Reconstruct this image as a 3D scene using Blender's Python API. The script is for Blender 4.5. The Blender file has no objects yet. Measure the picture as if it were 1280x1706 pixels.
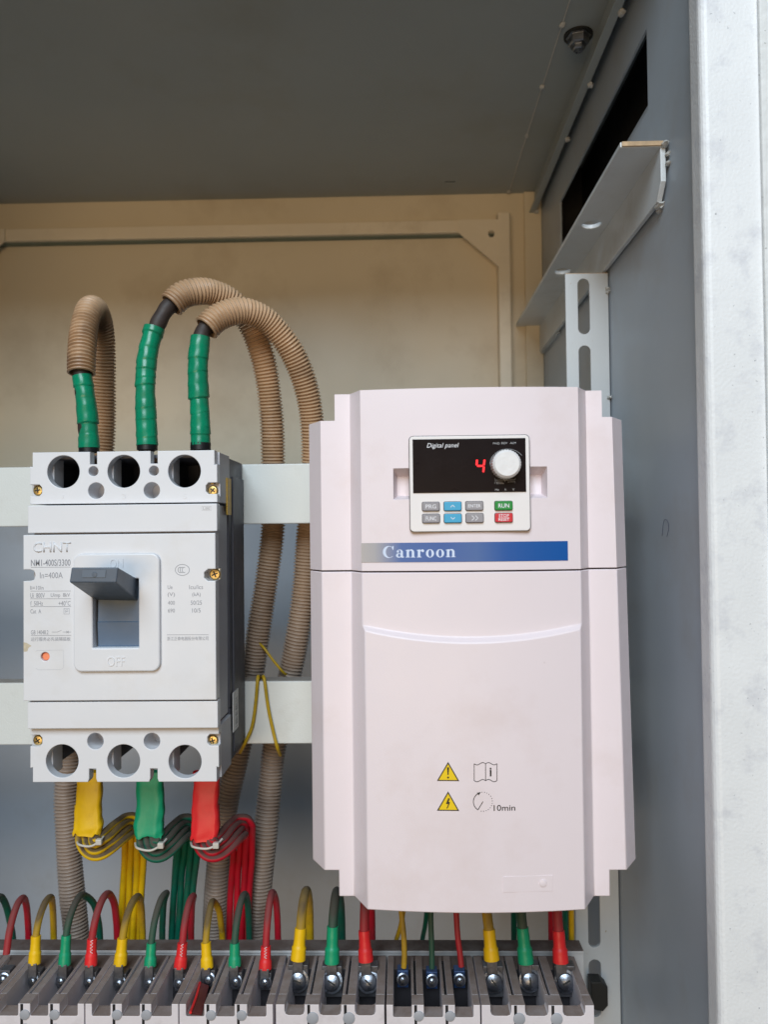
import bpy, bmesh, math, random
from mathutils import Vector, Matrix
random.seed(7)
S = bpy.context.scene
C = S.collection
HC = 1.45                      # eye height above the ground (m)

# ------------------------------------------------------------------ camera
F_PX = 1282.0
YAW, PITCH, ROLL = math.radians(1.31326), math.radians(1.24417), math.radians(-0.62527)
_f = Vector((-math.sin(YAW)*math.cos(PITCH), math.cos(YAW)*math.cos(PITCH), math.sin(PITCH)))
_r = Vector((math.cos(YAW), math.sin(YAW), 0.0))
_u = _r.cross(_f)
RT = math.cos(ROLL)*_r + math.sin(ROLL)*_u
UP = -math.sin(ROLL)*_r + math.cos(ROLL)*_u
FW = _f
cam_d = bpy.data.cameras.new('camera'); cam = bpy.data.objects.new('camera', cam_d); C.objects.link(cam)
m = Matrix.Identity(4)
for i in range(3):
    m[i][0] = RT[i]; m[i][1] = UP[i]; m[i][2] = -FW[i]
m[2][3] = HC
cam.matrix_world = m
cam_d.sensor_fit = 'VERTICAL'; cam_d.sensor_height = 36.0; cam_d.lens = 36.0*F_PX/1706.0
cam_d.clip_start = 0.01; cam_d.clip_end = 500
cam_d.dof.use_dof = True; cam_d.dof.focus_distance = 0.585; cam_d.dof.aperture_fstop = 7.2
S.camera = cam

# ------------------------------------------------------------------ light
def area(name, loc, target, sx, sy, power, col):
    l = bpy.data.lights.new(name, 'AREA'); l.shape = 'RECTANGLE'; l.size = sx; l.size_y = sy; l.energy = power; l.color = col
    o = bpy.data.objects.new(name, l); C.objects.link(o); o.location = loc
    o.rotation_euler = (Vector(target)-Vector(loc)).to_track_quat('-Z', 'Y').to_euler()
    return o
# added area lamps, unseen: cool daylight key high in front, warm fill low
area('daylight_key', (-.32, -1.8, HC+1.7), (0, .6, HC), 1.7, 1.5, 97, (.76, .89, 1.0))
area('warm_fill', (-.6, -3.0, HC-.5), (0, .8, HC+.1), 2.4, 1.0, 44, (1.0, .72, .43))
wd = bpy.data.worlds.new('World'); S.world = wd; wd.use_nodes = True
bg = wd.node_tree.nodes['Background']; bg.inputs[0].default_value = (.80, .84, .86, 1); bg.inputs[1].default_value = .036
S.view_settings.view_transform = 'Standard'; S.view_settings.look = 'None'
S.view_settings.gamma = 1.0; S.view_settings.use_curve_mapping = False
S.view_settings.exposure = 0.0
S.render.engine = 'CYCLES'
S.cycles.use_denoising = True
S.cycles.max_bounces = 10; S.cycles.diffuse_bounces = 6

# ------------------------------------------------------------------ helpers
# all builder coordinates are millimetres relative to the eye: x right, y into the cabinet, z up
def W(px, py, Y):
    """photo pixel -> point on the vertical plane at depth Y (mm)"""
    d = (px-640)/F_PX*RT - (py-853)/F_PX*UP + FW
    d = d*(Y/d.y)
    return (d.x, Y, d.z)
def toW(p): return (p[0]*.001, p[1]*.001, HC + p[2]*.001)

def root(name, label, cat, at, group=None):
    o = bpy.data.objects.new(name, None); C.objects.link(o); o.empty_display_size = .02
    o.location = toW(at); o['label'] = label; o['category'] = cat
    if group: o['group'] = group
    return o
def tag(o, label, cat, group=None, kind=None):
    o['label'] = label; o['category'] = cat
    if group: o['group'] = group
    if kind: o['kind'] = kind
    return o
def setpar(o, par):
    if par is None: return
    o.parent = par
    if par.type == 'EMPTY':
        o.matrix_parent_inverse = Matrix.Translation(-Vector(par.location))
def link(name, me, mat, par=None, smooth=None, bevel=0, bseg=2, bang=35):
    o = bpy.data.objects.new(name, me); C.objects.link(o)
    if mat: me.materials.clear(); me.materials.append(mat)
    if smooth is not None:
        for p in me.polygons: p.use_smooth = True
        me.set_sharp_from_angle(angle=math.radians(smooth))
    if bevel:
        b = o.modifiers.new('bevel', 'BEVEL'); b.width = bevel*.001; b.segments = bseg
        b.limit_method = 'ANGLE'; b.angle_limit = math.radians(bang); b.harden_normals = False
    setpar(o, par)
    return o
def mesh(name, vs, fs, mat, par=None, **k):
    me = bpy.data.meshes.new(name)
    me.from_pydata([toW(v) for v in vs], [], fs)
    bm = bmesh.new(); bm.from_mesh(me)
    bmesh.ops.recalc_face_normals(bm, faces=bm.faces); bm.to_mesh(me); bm.free()
    return link(name, me, mat, par, **k)
def flat(name, vs, fs, mat, par=None, **k):      # open sheet, faces turned to -y
    me = bpy.data.meshes.new(name)
    me.from_pydata([toW(v) for v in vs], [], fs)
    for p in me.polygons:
        if p.normal.y > 0: p.flip()
    return link(name, me, mat, par, **k)
BOXF = [(0,1,3,2), (4,6,7,5), (0,4,5,1), (2,3,7,6), (0,2,6,4), (1,5,7,3)]
def box(name, x0, x1, y0, y1, z0, z1, mat, par=None, bevel=.6, **k):
    vs = [(x, y, z) for x in (x0, x1) for y in (y0, y1) for z in (z0, z1)]
    return mesh(name, vs, BOXF, mat, par, bevel=bevel, **k)
def hexa(name, pts, mat, par=None, bevel=.6, **k):   # 8 points ordered like box
    return mesh(name, pts, BOXF, mat, par, bevel=bevel, **k)
def rrect(x0, x1, z0, z1, r, n=6):
    r = min(r, (x1-x0)/2-1e-4, (z1-z0)/2-1e-4)
    out = []
    for cx, cz, a in ((x1-r, z1-r, 0), (x0+r, z1-r, 90), (x0+r, z0+r, 180), (x1-r, z0+r, 270)):
        for i in range(n+1):
            t = math.radians(a + 90*i/n); out.append((cx+r*math.cos(t), cz+r*math.sin(t)))
    return out
def circ(cx, cz, r, n=28, rz=None):
    return [(cx+r*math.cos(2*math.pi*i/n), cz+(rz or r)*math.sin(2*math.pi*i/n)) for i in range(n)]
def plate(name, outline, holes, y0, y1, mat, par=None, bevel=.5, axis='Y', **k):
    """flat plate in x-z (axis Y), y-z (axis X) or x-y (axis Z) with real holes"""
    cu = bpy.data.curves.new(name, 'CURVE'); cu.dimensions = '2D'; cu.fill_mode = 'BOTH'
    for loop in [outline]+list(holes):
        sp = cu.splines.new('POLY'); sp.points.add(len(loop)-1); sp.use_cyclic_u = True
        for p, (a, b) in zip(sp.points, loop): p.co = (a, b, 0, 1)
    cu.extrude = abs(y1-y0)/2 - (bevel if bevel else 0)
    if bevel:
        cu.bevel_depth = bevel; cu.bevel_resolution = 1; cu.offset = -bevel
    tmp = bpy.data.objects.new('tmp', cu)
    me = bpy.data.meshes.new_from_object(tmp)
    bpy.data.objects.remove(tmp); bpy.data.curves.remove(cu)
    ym = (y0+y1)/2
    for v in me.vertices:
        a, b, c = v.co
        p = {'Y': (a, ym+c, b), 'X': (ym+c, a, b), 'Z': (a, b, ym+c)}[axis]
        v.co = toW(p)
    bm = bmesh.new(); bm.from_mesh(me)
    bmesh.ops.remove_doubles(bm, verts=bm.verts, dist=1e-7)
    bmesh.ops.recalc_face_normals(bm, faces=bm.faces); bm.to_mesh(me); bm.free()
    k.setdefault('smooth', 20)
    return link(name, me, mat, par, **k)
def crm(pts, n=20):
    P = [Vector(p) for p in pts]; P = [2*P[0]-P[1]]+P+[2*P[-1]-P[-2]]; out = []
    for i in range(1, len(P)-2):
        a, b, c, d = P[i-1:i+3]
        for j in range(n):
            t = j/n
            out.append(.5*((2*b)+(c-a)*t+(2*a-5*b+4*c-d)*t*t+(3*b-a-3*c+d)*t**3))
    out.append(P[-2]); return out
def resample(P, step):
    L = [0]
    for a, b in zip(P, P[1:]): L.append(L[-1]+(b-a).length)
    n = max(2, int(L[-1]/step)); out = []; j = 0
    for i in range(n+1):
        s = L[-1]*i/n
        while j < len(L)-2 and L[j+1] < s: j += 1
        t = (s-L[j])/max(1e-9, L[j+1]-L[j]); out.append(P[j].lerp(P[j+1], min(1, max(0, t))))
    return out, L[-1]
def sweep(pts, rad, seg=12, step=2.0, cap=True, flatx=1.0, ang=False):
    P, L = resample(crm(pts), step)
    vs, fs = [], []
    T = (P[1]-P[0]).normalized(); N = T.orthogonal().normalized()
    ref = Vector((1, 0, 0)); 
    if abs(T.dot(ref)) < .95: N = (ref - T*ref.dot(T)).normalized()
    for i, p in enumerate(P):
        T2 = (P[min(i+1, len(P)-1)]-P[max(i-1, 0)]).normalized()
        N = (N - T2*N.dot(T2)).normalized(); B = T2.cross(N)
        s = L*i/(len(P)-1); r = rad(s, s/L) if callable(rad) and not ang else rad
        for k in range(seg):
            a = 2*math.pi*k/seg
            if ang: r = rad(s, a)
            vs.append(tuple(p + N*(r*flatx*math.cos(a)) + B*(r*math.sin(a))))
        if i:
            o = (i-1)*seg
            for k in range(seg):
                fs.append((o+k, o+(k+1) % seg, o+seg+(k+1) % seg, o+seg+k))
    if cap:
        fs.append(tuple(range(seg))[::-1]); fs.append(tuple(range(len(vs)-seg, len(vs))))
    return vs, fs
def tube(name, pts, rad, mat, par=None, seg=12, step=2.0, cap=True, flatx=1.0, ang=False, smooth=50):
    vs, fs = sweep(pts, rad, seg, step, cap, flatx, ang)
    return mesh(name, vs, fs, mat, par, smooth=smooth)
def lathe(name, prof, c, axis, mat, par=None, seg=28, smooth=35, **k):
    """prof: (radius, distance along axis) ; axis unit tuple"""
    A = Vector(axis).normalized(); N = A.orthogonal().normalized(); B = A.cross(N); c = Vector(c)
    vs, fs = [], []
    for r, h in prof:
        for i in range(seg):
            a = 2*math.pi*i/seg
            vs.append(tuple(c + A*h + N*(r*math.cos(a)) + B*(r*math.sin(a))))
    for j in range(len(prof)-1):
        for i in range(seg):
            fs.append((j*seg+i, j*seg+(i+1) % seg, (j+1)*seg+(i+1) % seg, (j+1)*seg+i))
    fs.append(tuple(range(seg))); fs.append(tuple(range(len(vs)-seg, len(vs))))
    return mesh(name, vs, fs, mat, par, smooth=smooth, **k)
def text(body, bb, Y, mat, par, ext=0.0, shear=0.0, name='lettering', surf=None, bold=0.0):
    """lettering fitted to the photo-pixel box bb=(x0,y0,x1,y1) on depth Y; surf(x) gives depth of a curved face"""
    cu = bpy.data.curves.new('t', 'FONT'); cu.body = body; cu.size = 1; cu.shear = shear
    cu.resolution_u = 3; cu.offset = bold
    cu.align_x = 'CENTER'
    tmp = bpy.data.objects.new('tmp', cu); me = bpy.data.meshes.new_from_object(tmp)
    bpy.data.objects.remove(tmp); bpy.data.curves.remove(cu)
    xs = [v.co.x for v in me.vertices]; ys = [v.co.y for v in me.vertices]
    xa, xb, ya, yb = min(xs), max(xs), min(ys), max(ys)
    yc = (bb[1]+bb[3])/2; xc = (bb[0]+bb[2])/2
    X0, X1 = W(bb[0], yc, Y)[0], W(bb[2], yc, Y)[0]; Z1, Z0 = W(xc, bb[1], Y)[2], W(xc, bb[3], Y)[2]
    for v in me.vertices:
        x = X0+(v.co.x-xa)/(xb-xa)*(X1-X0); z = Z0+(v.co.y-ya)/(yb-ya)*(Z1-Z0)
        y = surf(x)-.12 if surf else Y
        v.co = toW((x, y, z))
    if ext:
        bm = bmesh.new(); bm.from_mesh(me)
        r = bmesh.ops.extrude_face_region(bm, geom=bm.faces[:])
        for g in r['geom']:
            if isinstance(g, bmesh.types.BMVert): g.co.y -= ext*.001
        bmesh.ops.recalc_face_normals(bm, faces=bm.faces); bm.to_mesh(me); bm.free()
    return link(name, me, mat, par)
def lines(name, segs, w, Y, mat, par, surf=None):
    """printed strokes: segs = list of pixel polylines, w = width in mm"""
    vs, fs = [], []; q = 0
    for pl in segs:
        P = [Vector((W(x, y, Y)[0], W(x, y, Y)[2])) for x, y in pl]
        base = len(vs)
        for i, p in enumerate(P):
            t = (P[min(i+1, len(P)-1)]-P[max(0, i-1)]).normalized(); n = Vector((-t.y, t.x))*w/2
            for s in (1, -1):
                v = p+n*s; vs.append((v.x, (surf(v.x)-.14 if surf else Y)-.004*q, v.y))
        for i in range(len(P)-1):
            b = base+2*i; fs.append((b, b+1, b+3, b+2))
        q += 1
    return flat(name, vs, fs, mat, par)
def pixpoly(name, polys, Y, mat, par, surf=None):
    vs, fs = [], []
    for q, pl in enumerate(polys):
        b = len(vs)
        for x, y in pl:
            p = W(x, y, Y); vs.append((p[0], (surf(p[0])-.1 if surf else Y)-.01*q, p[2]))
        fs.append(tuple(range(b, len(vs))))
    return flat(name, vs, fs, mat, par)

# ------------------------------------------------------------------ materials
def srgb(r, g, b):
    f = lambda c: (c/255/12.92) if c/255 <= .04045 else ((c/255+.055)/1.055)**2.4
    return (f(r), f(g), f(b))
MC = {}
def mat(name, col, rough=.45, metal=0., var=.06, vs=30, bump=0., bs=800, dust=None, speck=None, grime=None, emit=None, spec=.5, coat=0., zmix=None):
    if name in MC: return MC[name]
    M = bpy.data.materials.new(name); M.use_nodes = True; n = M.node_tree; N = n.nodes; L = n.links
    b = N['Principled BSDF']; b.inputs['Roughness'].default_value = rough; b.inputs['Metallic'].default_value = metal
    b.inputs['Specular IOR Level'].default_value = spec; b.inputs['Coat Weight'].default_value = coat
    tc = N.new('ShaderNodeTexCoord')
    def noise(scale, detail=4, rgh=.55, vec=None):
        t = N.new('ShaderNodeTexNoise'); t.inputs['Scale'].default_value = scale
        t.inputs['Detail'].default_value = detail; t.inputs['Roughness'].default_value = rgh
        L.new(vec or tc.outputs['Object'], t.inputs['Vector']); return t.outputs['Fac']
    def mrange(v, a, bb, c, d):
        r = N.new('ShaderNodeMapRange'); r.clamp = True
        for i, x in zip(range(1, 5), (a, bb, c, d)): r.inputs[i].default_value = x
        L.new(v, r.inputs[0]); return r.outputs[0]
    def mix(f, A, B):
        x = N.new('ShaderNodeMix'); x.data_type = 'RGBA'; L.new(f, x.inputs[0])
        for s, v in ((6, A), (7, B)):
            if isinstance(v, tuple): x.inputs[s].default_value = (*v, 1)
            else: L.new(v, x.inputs[s])
        return x.outputs[2]
    def mul(a, c):
        x = N.new('ShaderNodeMath'); x.operation = 'MULTIPLY'; L.new(a, x.inputs[0])
        if isinstance(c, float): x.inputs[1].default_value = c
        else: L.new(c, x.inputs[1])
        return x.outputs[0]
    lo = tuple(max(0, c*(1-var)) for c in col); hi = tuple(min(1, c*(1+var)) for c in col)
    out = mix(mrange(noise(vs), .3, .7, 0, 1), lo, hi)
    if zmix:       # (colour, z low, z high): blends to the colour towards the lower lengths
        sp0 = N.new('ShaderNodeSeparateXYZ'); L.new(tc.outputs['Object'], sp0.inputs[0]); out = mix(mrange(sp0.outputs[2], zmix[1], zmix[2], .85, 0), out, zmix[0])
    if grime:      # (colour, strength, scale): irregular smears
        g = mrange(noise(grime[2], 6, .65), .52, .75, 0, grime[1]); out = mix(g, out, grime[0])
    if speck:      # (colour, scale, threshold)
        g = mrange(noise(speck[1], 2, .5), speck[2], speck[2]+.03, 0, .85); out = mix(g, out, speck[0])
    if dust:       # (colour, lo, hi, strength): settled dust on faces that look up
        geo = N.new('ShaderNodeNewGeometry'); sp = N.new('ShaderNodeSeparateXYZ'); L.new(geo.outputs['Normal'], sp.inputs[0])
        f = mul(mrange(sp.outputs[2], dust[1], dust[2], 0, 1), mrange(noise(60, 5, .65), .2, .6, dust[3]*.78, dust[3]))
        out = mix(f, out, dust[0])
        r2 = N.new('ShaderNodeMath'); r2.operation = 'MULTIPLY_ADD'; L.new(f, r2.inputs[0])
        r2.inputs[1].default_value = .9-rough; r2.inputs[2].default_value = rough; L.new(r2.outputs[0], b.inputs['Roughness'])
    else:
        L.new(mrange(noise(vs*2.3, 5), .3, .7, max(.02, rough*.88), min(1, rough*1.12)), b.inputs['Roughness'])
    L.new(out, b.inputs['Base Color'])
    if bump:
        bp = N.new('ShaderNodeBump'); bp.inputs['Strength'].default_value = bump; bp.inputs['Distance'].default_value = .0006
        L.new(noise(bs, 3), bp.inputs['Height']); L.new(bp.outputs[0], b.inputs['Normal'])
    if emit:
        b.inputs['Emission Color'].default_value = (*emit[0], 1); b.inputs['Emission Strength'].default_value = emit[1]
    MC[name] = M; return M
DUST = srgb(122, 106, 94)
m_wall = mat('grey_enamel', srgb(172, 182, 192), .38, var=.03, vs=6, bump=.8, bs=11, grime=(srgb(150, 138, 120), .35, 7))
m_back_warm = mat('warm_lit_enamel', srgb(216, 203, 178), .42, var=.04, vs=5, bump=.8, bs=11, grime=(srgb(160, 135, 100), .4, 6))  # upper back wall: warm light put into the paint colour, plus grime smears
m_roof = mat('roof_enamel', srgb(156, 164, 166), .5, var=.05, vs=4, bump=.1, bs=300, grime=(srgb(140, 138, 124), .4, 6))
m_bar = mat('cream_enamel', srgb(228, 216, 194), .42, var=.04, vs=12, bump=.15, bs=400, grime=(srgb(170, 150, 118), .4, 14))
m_brac = mat('bracket_enamel', srgb(208, 213, 216), .4, var=.04, vs=18, bump=.2, bs=400, grime=(srgb(170, 160, 145), .35, 25))
m_back_cool = mat('cool_lit_enamel', srgb(168, 175, 184), .36, var=.05, vs=5, bump=.8, bs=11, grime=(srgb(140, 130, 120), .5, 5))  # lower back wall: cool light and reflections put into the paint colour
m_post = mat('white_enamel', srgb(226, 228, 230), .45, var=.03, vs=20, bump=.5, bs=500, speck=(srgb(150, 152, 156), 420, .735), grime=(srgb(194, 196, 204), .75, 48))
m_rail = mat('rail_enamel', srgb(208, 212, 210), .36, var=.03, vs=15, bump=.25, bs=600, dust=(DUST, .4, .9, .8), grime=(srgb(165, 160, 150), .3, 30))
m_slot = mat('upright_enamel', srgb(188, 192, 194), .4, var=.03, vs=15, bump=.2, bs=500, speck=(srgb(150, 130, 105), 200, .72))
m_weld = mat('weld_bead', srgb(190, 190, 186), .4, var=.1, vs=200, bump=.6, bs=900)
m_rust = mat('rusty_edge', srgb(176, 150, 118), .7, var=.25, vs=160)
m_zinc = mat('zinc_steel', srgb(142, 147, 156), .3, .95, var=.2, vs=150, bump=.25, bs=500, grime=(srgb(70, 68, 68), .8, 130))
m_lug = mat('dull_tin', srgb(118, 118, 122), .5, .8, var=.25, vs=120, bump=.4, bs=400, grime=(srgb(60, 58, 58), .85, 90))
m_brass = mat('yellow_zinc', srgb(196, 170, 110), .36, .9, var=.25, vs=200, grime=(srgb(104, 80, 46), .7, 180))
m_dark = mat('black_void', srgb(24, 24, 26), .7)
m_rubber = mat('black_plastic', srgb(22, 23, 22), .55, var=.1)
m_gasket = mat('teal_gasket', srgb(112, 124, 112), .7)
m_drive = mat('pale_abs', srgb(229, 217, 221), .42, var=.012, vs=12, bump=.10, bs=1500, grime=(srgb(206, 186, 180), .42, 9), speck=(srgb(165, 145, 140), 60, .80))
m_drvin = mat('chassis_grey', srgb(62, 62, 66), .55)
m_panel = mat('keypad_shell', srgb(232, 227, 226), .4, var=.01, bump=.05, bs=1500)
m_line = mat('dark_gap', srgb(70, 62, 62), .6)
m_glass = mat('display_window', srgb(24, 17, 19), .3, var=.02, spec=.12)
m_led = mat('red_led', (.5, .01, .02), .4, emit=((1.0, .008, .012), 2.2))
m_ghost = mat('unlit_segment', srgb(27, 19.5, 21.5), .3, spec=.12)
m_white = mat('white_print', srgb(225, 225, 230), .5)
m_pale = mat('pale_print', srgb(170, 170, 172), .5)
m_ink = mat('black_print', srgb(35, 30, 30), .5)
m_gink = mat('grey_print', srgb(140, 142, 150), .55, var=.12, vs=300)
m_knob = mat('knob_white', srgb(228, 226, 226), .45, var=.03, vs=200, bump=.6, bs=260)
m_bgrey = mat('button_grey', srgb(150, 146, 150), .5)
m_bblue = mat('button_blue', srgb(62, 165, 205), .45)
m_bgreen = mat('button_green', srgb(12, 135, 50), .45)
m_bred = mat('button_red', srgb(205, 40, 52), .45)
m_warn = mat('warning_yellow', srgb(236, 200, 20), .45, var=.02)
m_brk = mat('breaker_white', srgb(217, 218, 222), .40, var=.012, vs=20, bump=.07, bs=1500, grime=(srgb(204, 200, 194), .55, 14), speck=(srgb(130, 120, 110), 75, .80))
m_brkg = mat('breaker_side', srgb(196, 197, 203), .5, var=.03)
m_base = mat('breaker_base', srgb(80, 81, 90), .5, var=.06, bump=.1, bs=900)
m_hand = mat('handle_grey', srgb(86, 98, 112), .45, var=.05, vs=60, bump=.1, bs=900)
m_slide = mat('slider_blue', srgb(84, 106, 130), .4, var=.06, vs=40)
m_orange = mat('orange_button', srgb(240, 140, 100), .45)
m_stky = mat('yellow_sticker', srgb(222, 176, 40), .5, var=.2, vs=900)
m_stkw = mat('white_sticker', srgb(225, 225, 225), .5)
m_hose = mat('beige_conduit', srgb(184, 152, 120), .45, var=.2, vs=14, bump=.25, bs=500, grime=(srgb(112, 92, 78), .8, 20), zmix=(srgb(142, 130, 122), HC-.16, HC+.06))
m_hose2 = mat('grey_conduit', srgb(165, 140, 122), .55, var=.10, vs=40, grime=(srgb(108, 94, 84), .7, 40))
m_black = mat('black_cable', srgb(52, 42, 38), .6, var=.2, vs=90)
m_tape = mat('green_tape', srgb(6, 130, 94), .28, var=.16, vs=45, bump=.12, bs=90, grime=(srgb(60, 96, 74), .4, 40))
m_tape2 = mat('black_tape', srgb(20, 20, 22), .45)
GR = srgb(74, 62, 56)
def wirem(n, c, d=.92, lo=-.15, hi=.5): return mat(n, c, .42, var=.08, vs=60, dust=(GR, lo, hi, d), grime=(srgb(90, 70, 50), .35, 70))
w_r, w_g, w_y = wirem('red_wire', srgb(192, 22, 44), .75), wirem('green_wire', srgb(4, 92, 72)), wirem('yellow_wire', srgb(214, 172, 14))
b_r, b_g, b_y = wirem('red_bundle', srgb(186, 18, 40), .95, -.05, .35), wirem('green_bundle', srgb(4, 98, 78), .95, -.05, .35), wirem('yellow_bundle', srgb(224, 182, 8), .97, -.05, .35)
s_r, s_g, s_y = (mat('red_sleeve', srgb(222, 40, 44), .42, var=.06, bump=1.0, bs=45, grime=(srgb(150, 40, 40), .3, 60)),
                 mat('green_sleeve', srgb(10, 150, 106), .42, var=.06, bump=1.0, bs=45, grime=(srgb(20, 100, 80), .3, 60)),
                 mat('yellow_sleeve', srgb(230, 184, 8), .42, var=.06, bump=1.0, bs=45, grime=(srgb(170, 130, 20), .35, 60)))
m_tie = mat('zip_tie', srgb(196, 190, 180), .5)
m_term = mat('terminal_grey', srgb(218, 212, 216), .5, var=.03, vs=60, bump=.1, bs=700, dust=(srgb(132, 115, 106), .5, .9, 1.0), grime=(srgb(160, 152, 150), .35, 50))
m_termd = mat('terminal_inner', srgb(52, 50, 54), .55, var=.1, vs=60, dust=(srgb(116, 100, 92), .5, .9, .95))
m_plug = mat('marker_plug', srgb(160, 163, 170), .5, var=.05)

# ------------------------------------------------------------------ cabinet
XW, XL, YB, ZC, ZF, YF = 197, -606, 1056, 461, -1400, 486
cab = root('electrical_cabinet', 'grey painted steel cabinet enclosure around the breaker and drive', 'cabinet', (-200, 770, -HC*1000))
# right side sheet with its vent opening (y-z outline)
opening = [(601, 391), (601, 326), (932, 326), (932, 395)]
plate('side_panel', [(YF, ZF), (YB+8, ZF), (YB+8, ZC+40), (YF, ZC+40)], [opening], XW, XW+2, m_wall, cab, bevel=0, axis='X', smooth=30)
box('outer_skin', XW+42, XW+44, YF, YB+8, ZF, ZC+42, m_wall, cab, bevel=0)
box('duct_dark_liner', XW+40, XW+41.8, 513, 985, 200, ZC+18, m_dark, cab, bevel=0)  # added black lining; floor and ends also carry the opening's shade as colour
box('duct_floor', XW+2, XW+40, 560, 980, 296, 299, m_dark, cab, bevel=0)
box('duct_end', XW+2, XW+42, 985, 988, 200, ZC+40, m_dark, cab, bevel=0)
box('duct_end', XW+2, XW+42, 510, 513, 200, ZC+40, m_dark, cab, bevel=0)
box('duct_bar', XW+8, XW+34, 590, 960, 318, 344, m_wall, cab, bevel=1)
box('side_panel', XL-2, XL, YF, YB+8, ZF, ZC+40, m_wall, cab, bevel=0)
# back sheet, rear door leaf with its frame
box('back_panel', XL, XW, YB+1, YB+3, 22, ZC, m_back_warm, cab, bevel=0)
box('lower_back_panel', XL, XW, YB-4, YB+3, ZF, 21.5, m_back_cool, cab, bevel=.8)  # wall split behind the rail so its lower half carries the cool light
zt0, zt1 = 402, 419
xb0, xb1, xl1, xl0 = 135, 151, -566, -582
box('frame_bar', xl1, xb0-.5, YB-16, YB+1.2, zt0, zt1, m_bar, cab, bevel=1.2)
box('frame_bar', xb0, xb1, YB-20, YB+1.2, 23, zt1+8, m_bar, cab, bevel=1.2)
box('frame_bar', xl0, xl1-.5, YB-20, YB+1.2, 23, zt1+8, m_bar, cab, bevel=1.2)
box('gasket', xl1+1, xb0-1, YB-10, YB+1.1, zt0-2.0, zt0-.2, m_gasket, cab, bevel=.5)
gp = plate('gusset_plate', [(xb0+2, zt1-1), (xb0-54, zt1-1), (xb0-54, zt0-1), (xb0+2, zt0-50)], [circ(xb0-9, zt0-4, 4.2, 16, 4.8)], YB-19, YB-16.2, m_bar, cab, bevel=.4)
plate('gusset_plate', [(xl1-2, zt1-1), (xl1+24, zt1-1), (xl1+24, zt0-1), (xl1-2, zt0-22)], [], YB-19, YB-16.2, m_bar, cab, bevel=.4)
box('edge_post', xb1+22, XW-.3, YB-6, YB+1.1, 23, ZC-.5, m_back_warm, cab, bevel=1)
# roof
roof = plate('roof_panel', [(XL, YF-6), (XW+44, YF-6), (XW+44, YB+8), (XL, YB+8)], [rrect(63, 77, 1016, 1022, 1)], ZC, ZC+2, m_roof, cab, bevel=0, axis='Z', smooth=30)
box('roof_skin', XL, XW+44, YF-6, YB+8, ZC+20, ZC+22, m_wall, cab, bevel=0)
box('slot_dark_box', 58, 82, 1012, 1026, ZC+2.2, ZC+8, m_dark, cab, bevel=0)  # added black box; keeps the slot dark from below
box('roof_seam', 152, 153.2, YF, YB, ZC-1.2, ZC+.2, m_weld, cab, bevel=.3)
box('roof_flange', 187, 189, YF, YB-1, ZC-29, ZC+.2, m_roof, cab, bevel=.6)
box('roof_flange_lip', 180, 188, YF, YB-1, ZC-30.5, ZC-28.8, m_roof, cab, bevel=.5)
def blob(par, c, r, mt=m_weld, name='weld_bead', n=4):
    bm = bmesh.new(); bmesh.ops.create_icosphere(bm, subdivisions=2, radius=r*.001)
    for v in bm.verts:
        v.co *= .6+.6*random.random(); v.co.y *= 1.5; v.co.z *= .7; v.co += Vector(toW(c))
    me = bpy.data.meshes.new(name); bm.to_mesh(me); bm.free(); return link(name, me, mt, par, smooth=60)
for Y in (620, 700, 800, 900, 1049): blob(cab, (152.6, Y, ZC-.8), 3.0)
for Y in (560, 640, 745, 850, 1045): blob(cab, (189, Y, ZC-31), 3.4)
bolt = lathe('roof_bolt', [(11.5, 0), (11.5, 2.2), (9.8, 2.4), (9.8, 9), (8.6, 10.2), (6.2, 10.4), (6.2, 14), (5.2, 15), (.6, 15)], (171, 716, ZC), (0, 0, -1), m_zinc, cab, seg=6, smooth=20)
lathe('washer', [(13.5, 0), (13.5, 1.6), (12, 1.8)], (171, 716, ZC-.1), (0, 0, -1), m_rubber, bolt)
# angle bar welded along the side wall
ab = plate('angle_bar', [(162, 557), (XW-.4, 557), (XW-.4, YB-2), (160, YB-2)], [circ(176.5, 700, 8.6, 24, 9.5), circ(176.5, 828, 8.6, 24, 9.5)], 275, 279, m_brac, cab, bevel=.7, axis='Z')
plate('angle_bar_leg', [(558, 275.2), (558, 250), (568, 239), (YB-2, 239), (YB-2, 275.2)], [], XW-5.8, XW-1.8, m_brac, ab, bevel=.7, axis='X')
box('cut_edge', 163, XW-1, 555.6, 557.1, 275.3, 278.8, m_rust, ab, bevel=.3)
for (x, y, z, r) in ((194, 556, 276, 3.2), (196.5, 556.5, 262, 2.8), (196.5, 556.5, 269, 2.6), (195.5, 572, 237.6, 4.0), (196, 576, 236, 2.6)): blob(ab, (x, y, z), r)
for (Y) in (1046,): blob(ab, (195, Y, 238), 3.4)
box('side_lip', XW-4, XW-.2, 940, YB-3, 236, 238.6, m_wall, cab, bevel=.5)
# front post with rubber seal line
post = box('front_post', 190.5, 262, 480, 501, ZF, ZC+40, m_post, cab, bevel=4.5, bseg=4)
box('door_seal', 226, 242, 476.5, 480.2, ZF, ZC+30, mat('seal_strip', srgb(214, 216, 216), .7, var=.08, vs=90, bump=.8, bs=300, speck=(srgb(120, 120, 116), 260, .69)), post, bevel=1)
box('front_post', XL-44, XL+8, 480, 501, ZF, ZC+40, m_post, cab, bevel=4.5, bseg=4)
box('floor_panel', XL, XW, YF, YB, ZF-2, ZF, m_wall, cab, bevel=0)
# pen scribble on the side wall
scr = [(1104, 893), (1107, 868), (1113, 868), (1115, 880), (1112, 894)]
pts = []
for (x, y) in scr:
    d = (x-640)/F_PX*RT - (y-853)/F_PX*UP + FW; d = d*((XW-.6)/d.x); pts.append(tuple(d))
tube('pen_mark', pts, .15, mat('pen_blue', srgb(40, 50, 90), .6), cab, seg=5, step=1)

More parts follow.
